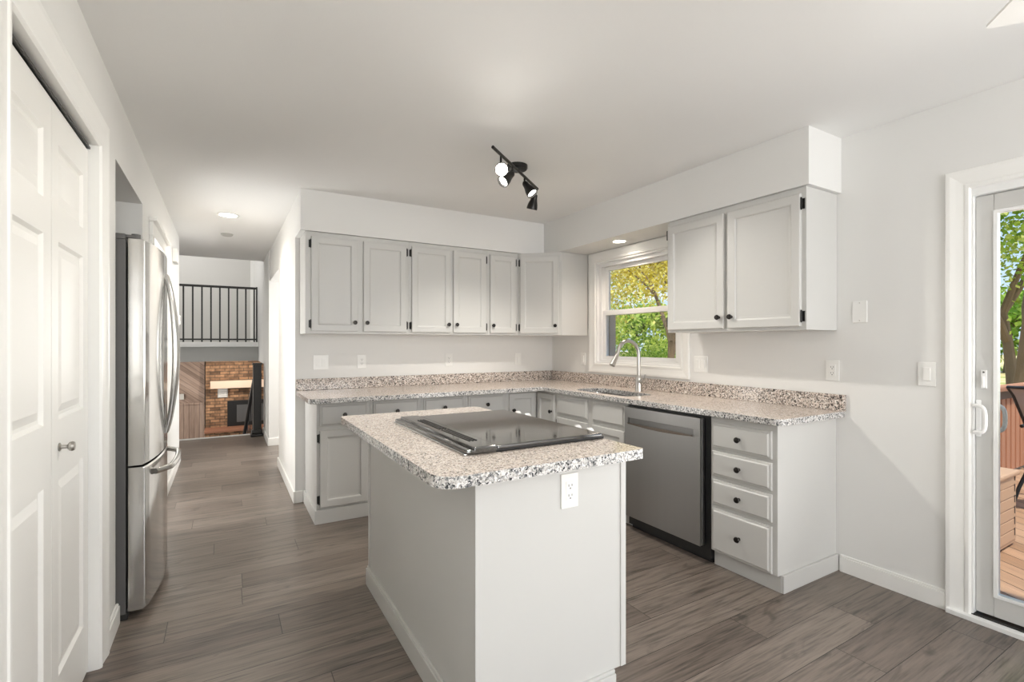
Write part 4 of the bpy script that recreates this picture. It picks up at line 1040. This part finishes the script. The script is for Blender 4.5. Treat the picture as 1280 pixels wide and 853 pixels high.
# trees
def tree(name, label, loc, height, crown_r, crown_z, leafmat, nleaf, leaf=.11, trunk_r=.14, seed=1, lean=(0, 0), fork=True, group='trees outside', cat='tree', thin=1.0, squash=.8):
    rnd = random.Random(seed)
    t = thing(name, label, cat, loc, 0, group)
    mb = MB(); tips = []
    def branch(p, d, L_, r, depth):
        pts = [p]; q = Vector(p); dd = Vector(d)
        n = 5
        for k in range(n):
            dd = (dd + Vector((rnd.uniform(-.13, .13), rnd.uniform(-.13, .13), rnd.uniform(-.03, .1)))).normalized()
            q = q + dd*(L_/n); pts.append(q.copy())
        mb.tube(pts, [r*(1-.45*k/n) for k in range(n+1)], 8 if depth < 2 else 5)
        if depth >= 3: tips.append(pts[-1]); tips.append(pts[-3]); return
        for j in range(3 if depth else 4):
            a = rnd.uniform(0, 2*pi); sp = rnd.uniform(.45, .95)
            nd = (dd + Vector((cos(a)*sp, sin(a)*sp, rnd.uniform(-.1, .35)))).normalized()
            branch(pts[-1] if j < 2 else pts[-2], nd, L_*rnd.uniform(.55, .75), r*.52, depth+1)
        if depth: tips.append(pts[-1])
    branch(Vector((0, 0, -.05)), Vector((lean[0], lean[1], 1)).normalized(), height*.36, trunk_r, 0)
    mb.build('trunk', M['bark'], t)
    cz = crown_z
    lb = bmesh.new()
    # leaf clusters about branch tips and through an ellipsoidal crown
    cl = [Vector(p) for p in tips]
    for _ in range(int(60*thin)):
        u = Vector((rnd.gauss(0, 1), rnd.gauss(0, 1), rnd.gauss(0, 1))).normalized()*rnd.uniform(.45, 1)
        cl.append(Vector((u.x*crown_r, u.y*crown_r, cz+u.z*crown_r*squash)))
    for k in range(nleaf):
        c = cl[rnd.randrange(len(cl))]; sd = crown_r*.16
        p = c + Vector((rnd.gauss(0, sd), rnd.gauss(0, sd), rnd.gauss(0, sd)*.75))
        nrm = Vector((rnd.gauss(0, 1), rnd.gauss(0, 1), rnd.gauss(0, 1)+.5)).normalized()
        a = nrm.orthogonal().normalized(); b = nrm.cross(a); th = rnd.uniform(0, pi)
        u = (a*cos(th)+b*sin(th)); v = nrm.cross(u); s = leaf*rnd.uniform(.6, 1.3)
        vs = [lb.verts.new(p+u*s*.5), lb.verts.new(p+v*s*.3), lb.verts.new(p-u*s*.5), lb.verts.new(p-v*s*.3)]
        lb.faces.new(vs)
    me = bpy.data.meshes.new('foliage'); lb.to_mesh(me); lb.free(); me.materials.append(leafmat)
    o = bpy.data.objects.new('foliage', me); COL.objects.link(o); o.parent = t
    return t
GZ = -1.5
# seen through the kitchen window (direction about 45 degrees)
tree('yellow_tree', 'large yellow-green spring tree filling the upper kitchen window', (10.6, 13.4, GZ), 9, 3.4, 5.4, M['leaf_y'], 26000, .12, .22, seed=3)
tree('yellow_tree', 'yellow-green tree with a thick bare trunk at the right of the kitchen window', (10.2, 9.12, GZ), 8, 2.3, 5.5, M['leaf_y'], 9000, .11, .13, seed=8, thin=.5)
tree('yellow_tree', 'pale yellow-green tree behind the bushes at the left of the kitchen window', (14.5, 19.5, GZ), 9, 4.4, 5.0, M['leaf_m'], 20000, .17, .24, seed=13)
def bush(label, loc, r, seed, mat='leaf_g', n=9000):
    tree('green_bush', label, loc, r*1.7, r, r*.95, M[mat], n, .10, .05, seed=seed, group='bushes outside', cat='bush', squash=1.0)
bush('rounded green bush low in the left of the kitchen window', (10.6, 12.4, GZ), 1.7, 21)
bush('rounded green bush low in the middle of the kitchen window', (13.0, 12.9, GZ), 1.7, 22)
bush('rounded green bush low in the right of the kitchen window', (15.6, 13.6, GZ), 1.8, 23, 'leaf_m')
# seen through the patio door
tree('shade_tree', 'tall leafy tree with a bare brown trunk seen through the patio door', (13.2, 3.46, GZ), 11, 3.2, 6.2, M['leaf_m'], 14000, .13, .135, seed=31, lean=(0, -.02), thin=.9)
tree('shade_tree', 'green tree beside the taller one in the patio door view, set further back', (15.6, 3.75, GZ), 10, 3.2, 6.6, M['leaf_g'], 9000, .16, .15, seed=34, lean=(.0, .02))
rnd = random.Random(5)
for k in range(12):
    a = radians(4 + k*5.2); R0 = 62 + rnd.uniform(-5, 5)
    tree('treeline_tree', 'tree in the distant green treeline across the meadow', (R0*cos(a), R0*sin(a), GZ), 9, 4.6, 3.9, M['leaf_m' if k % 2 else 'leaf_g'], 2200, .7, .2, seed=60+k, group='distant treeline')
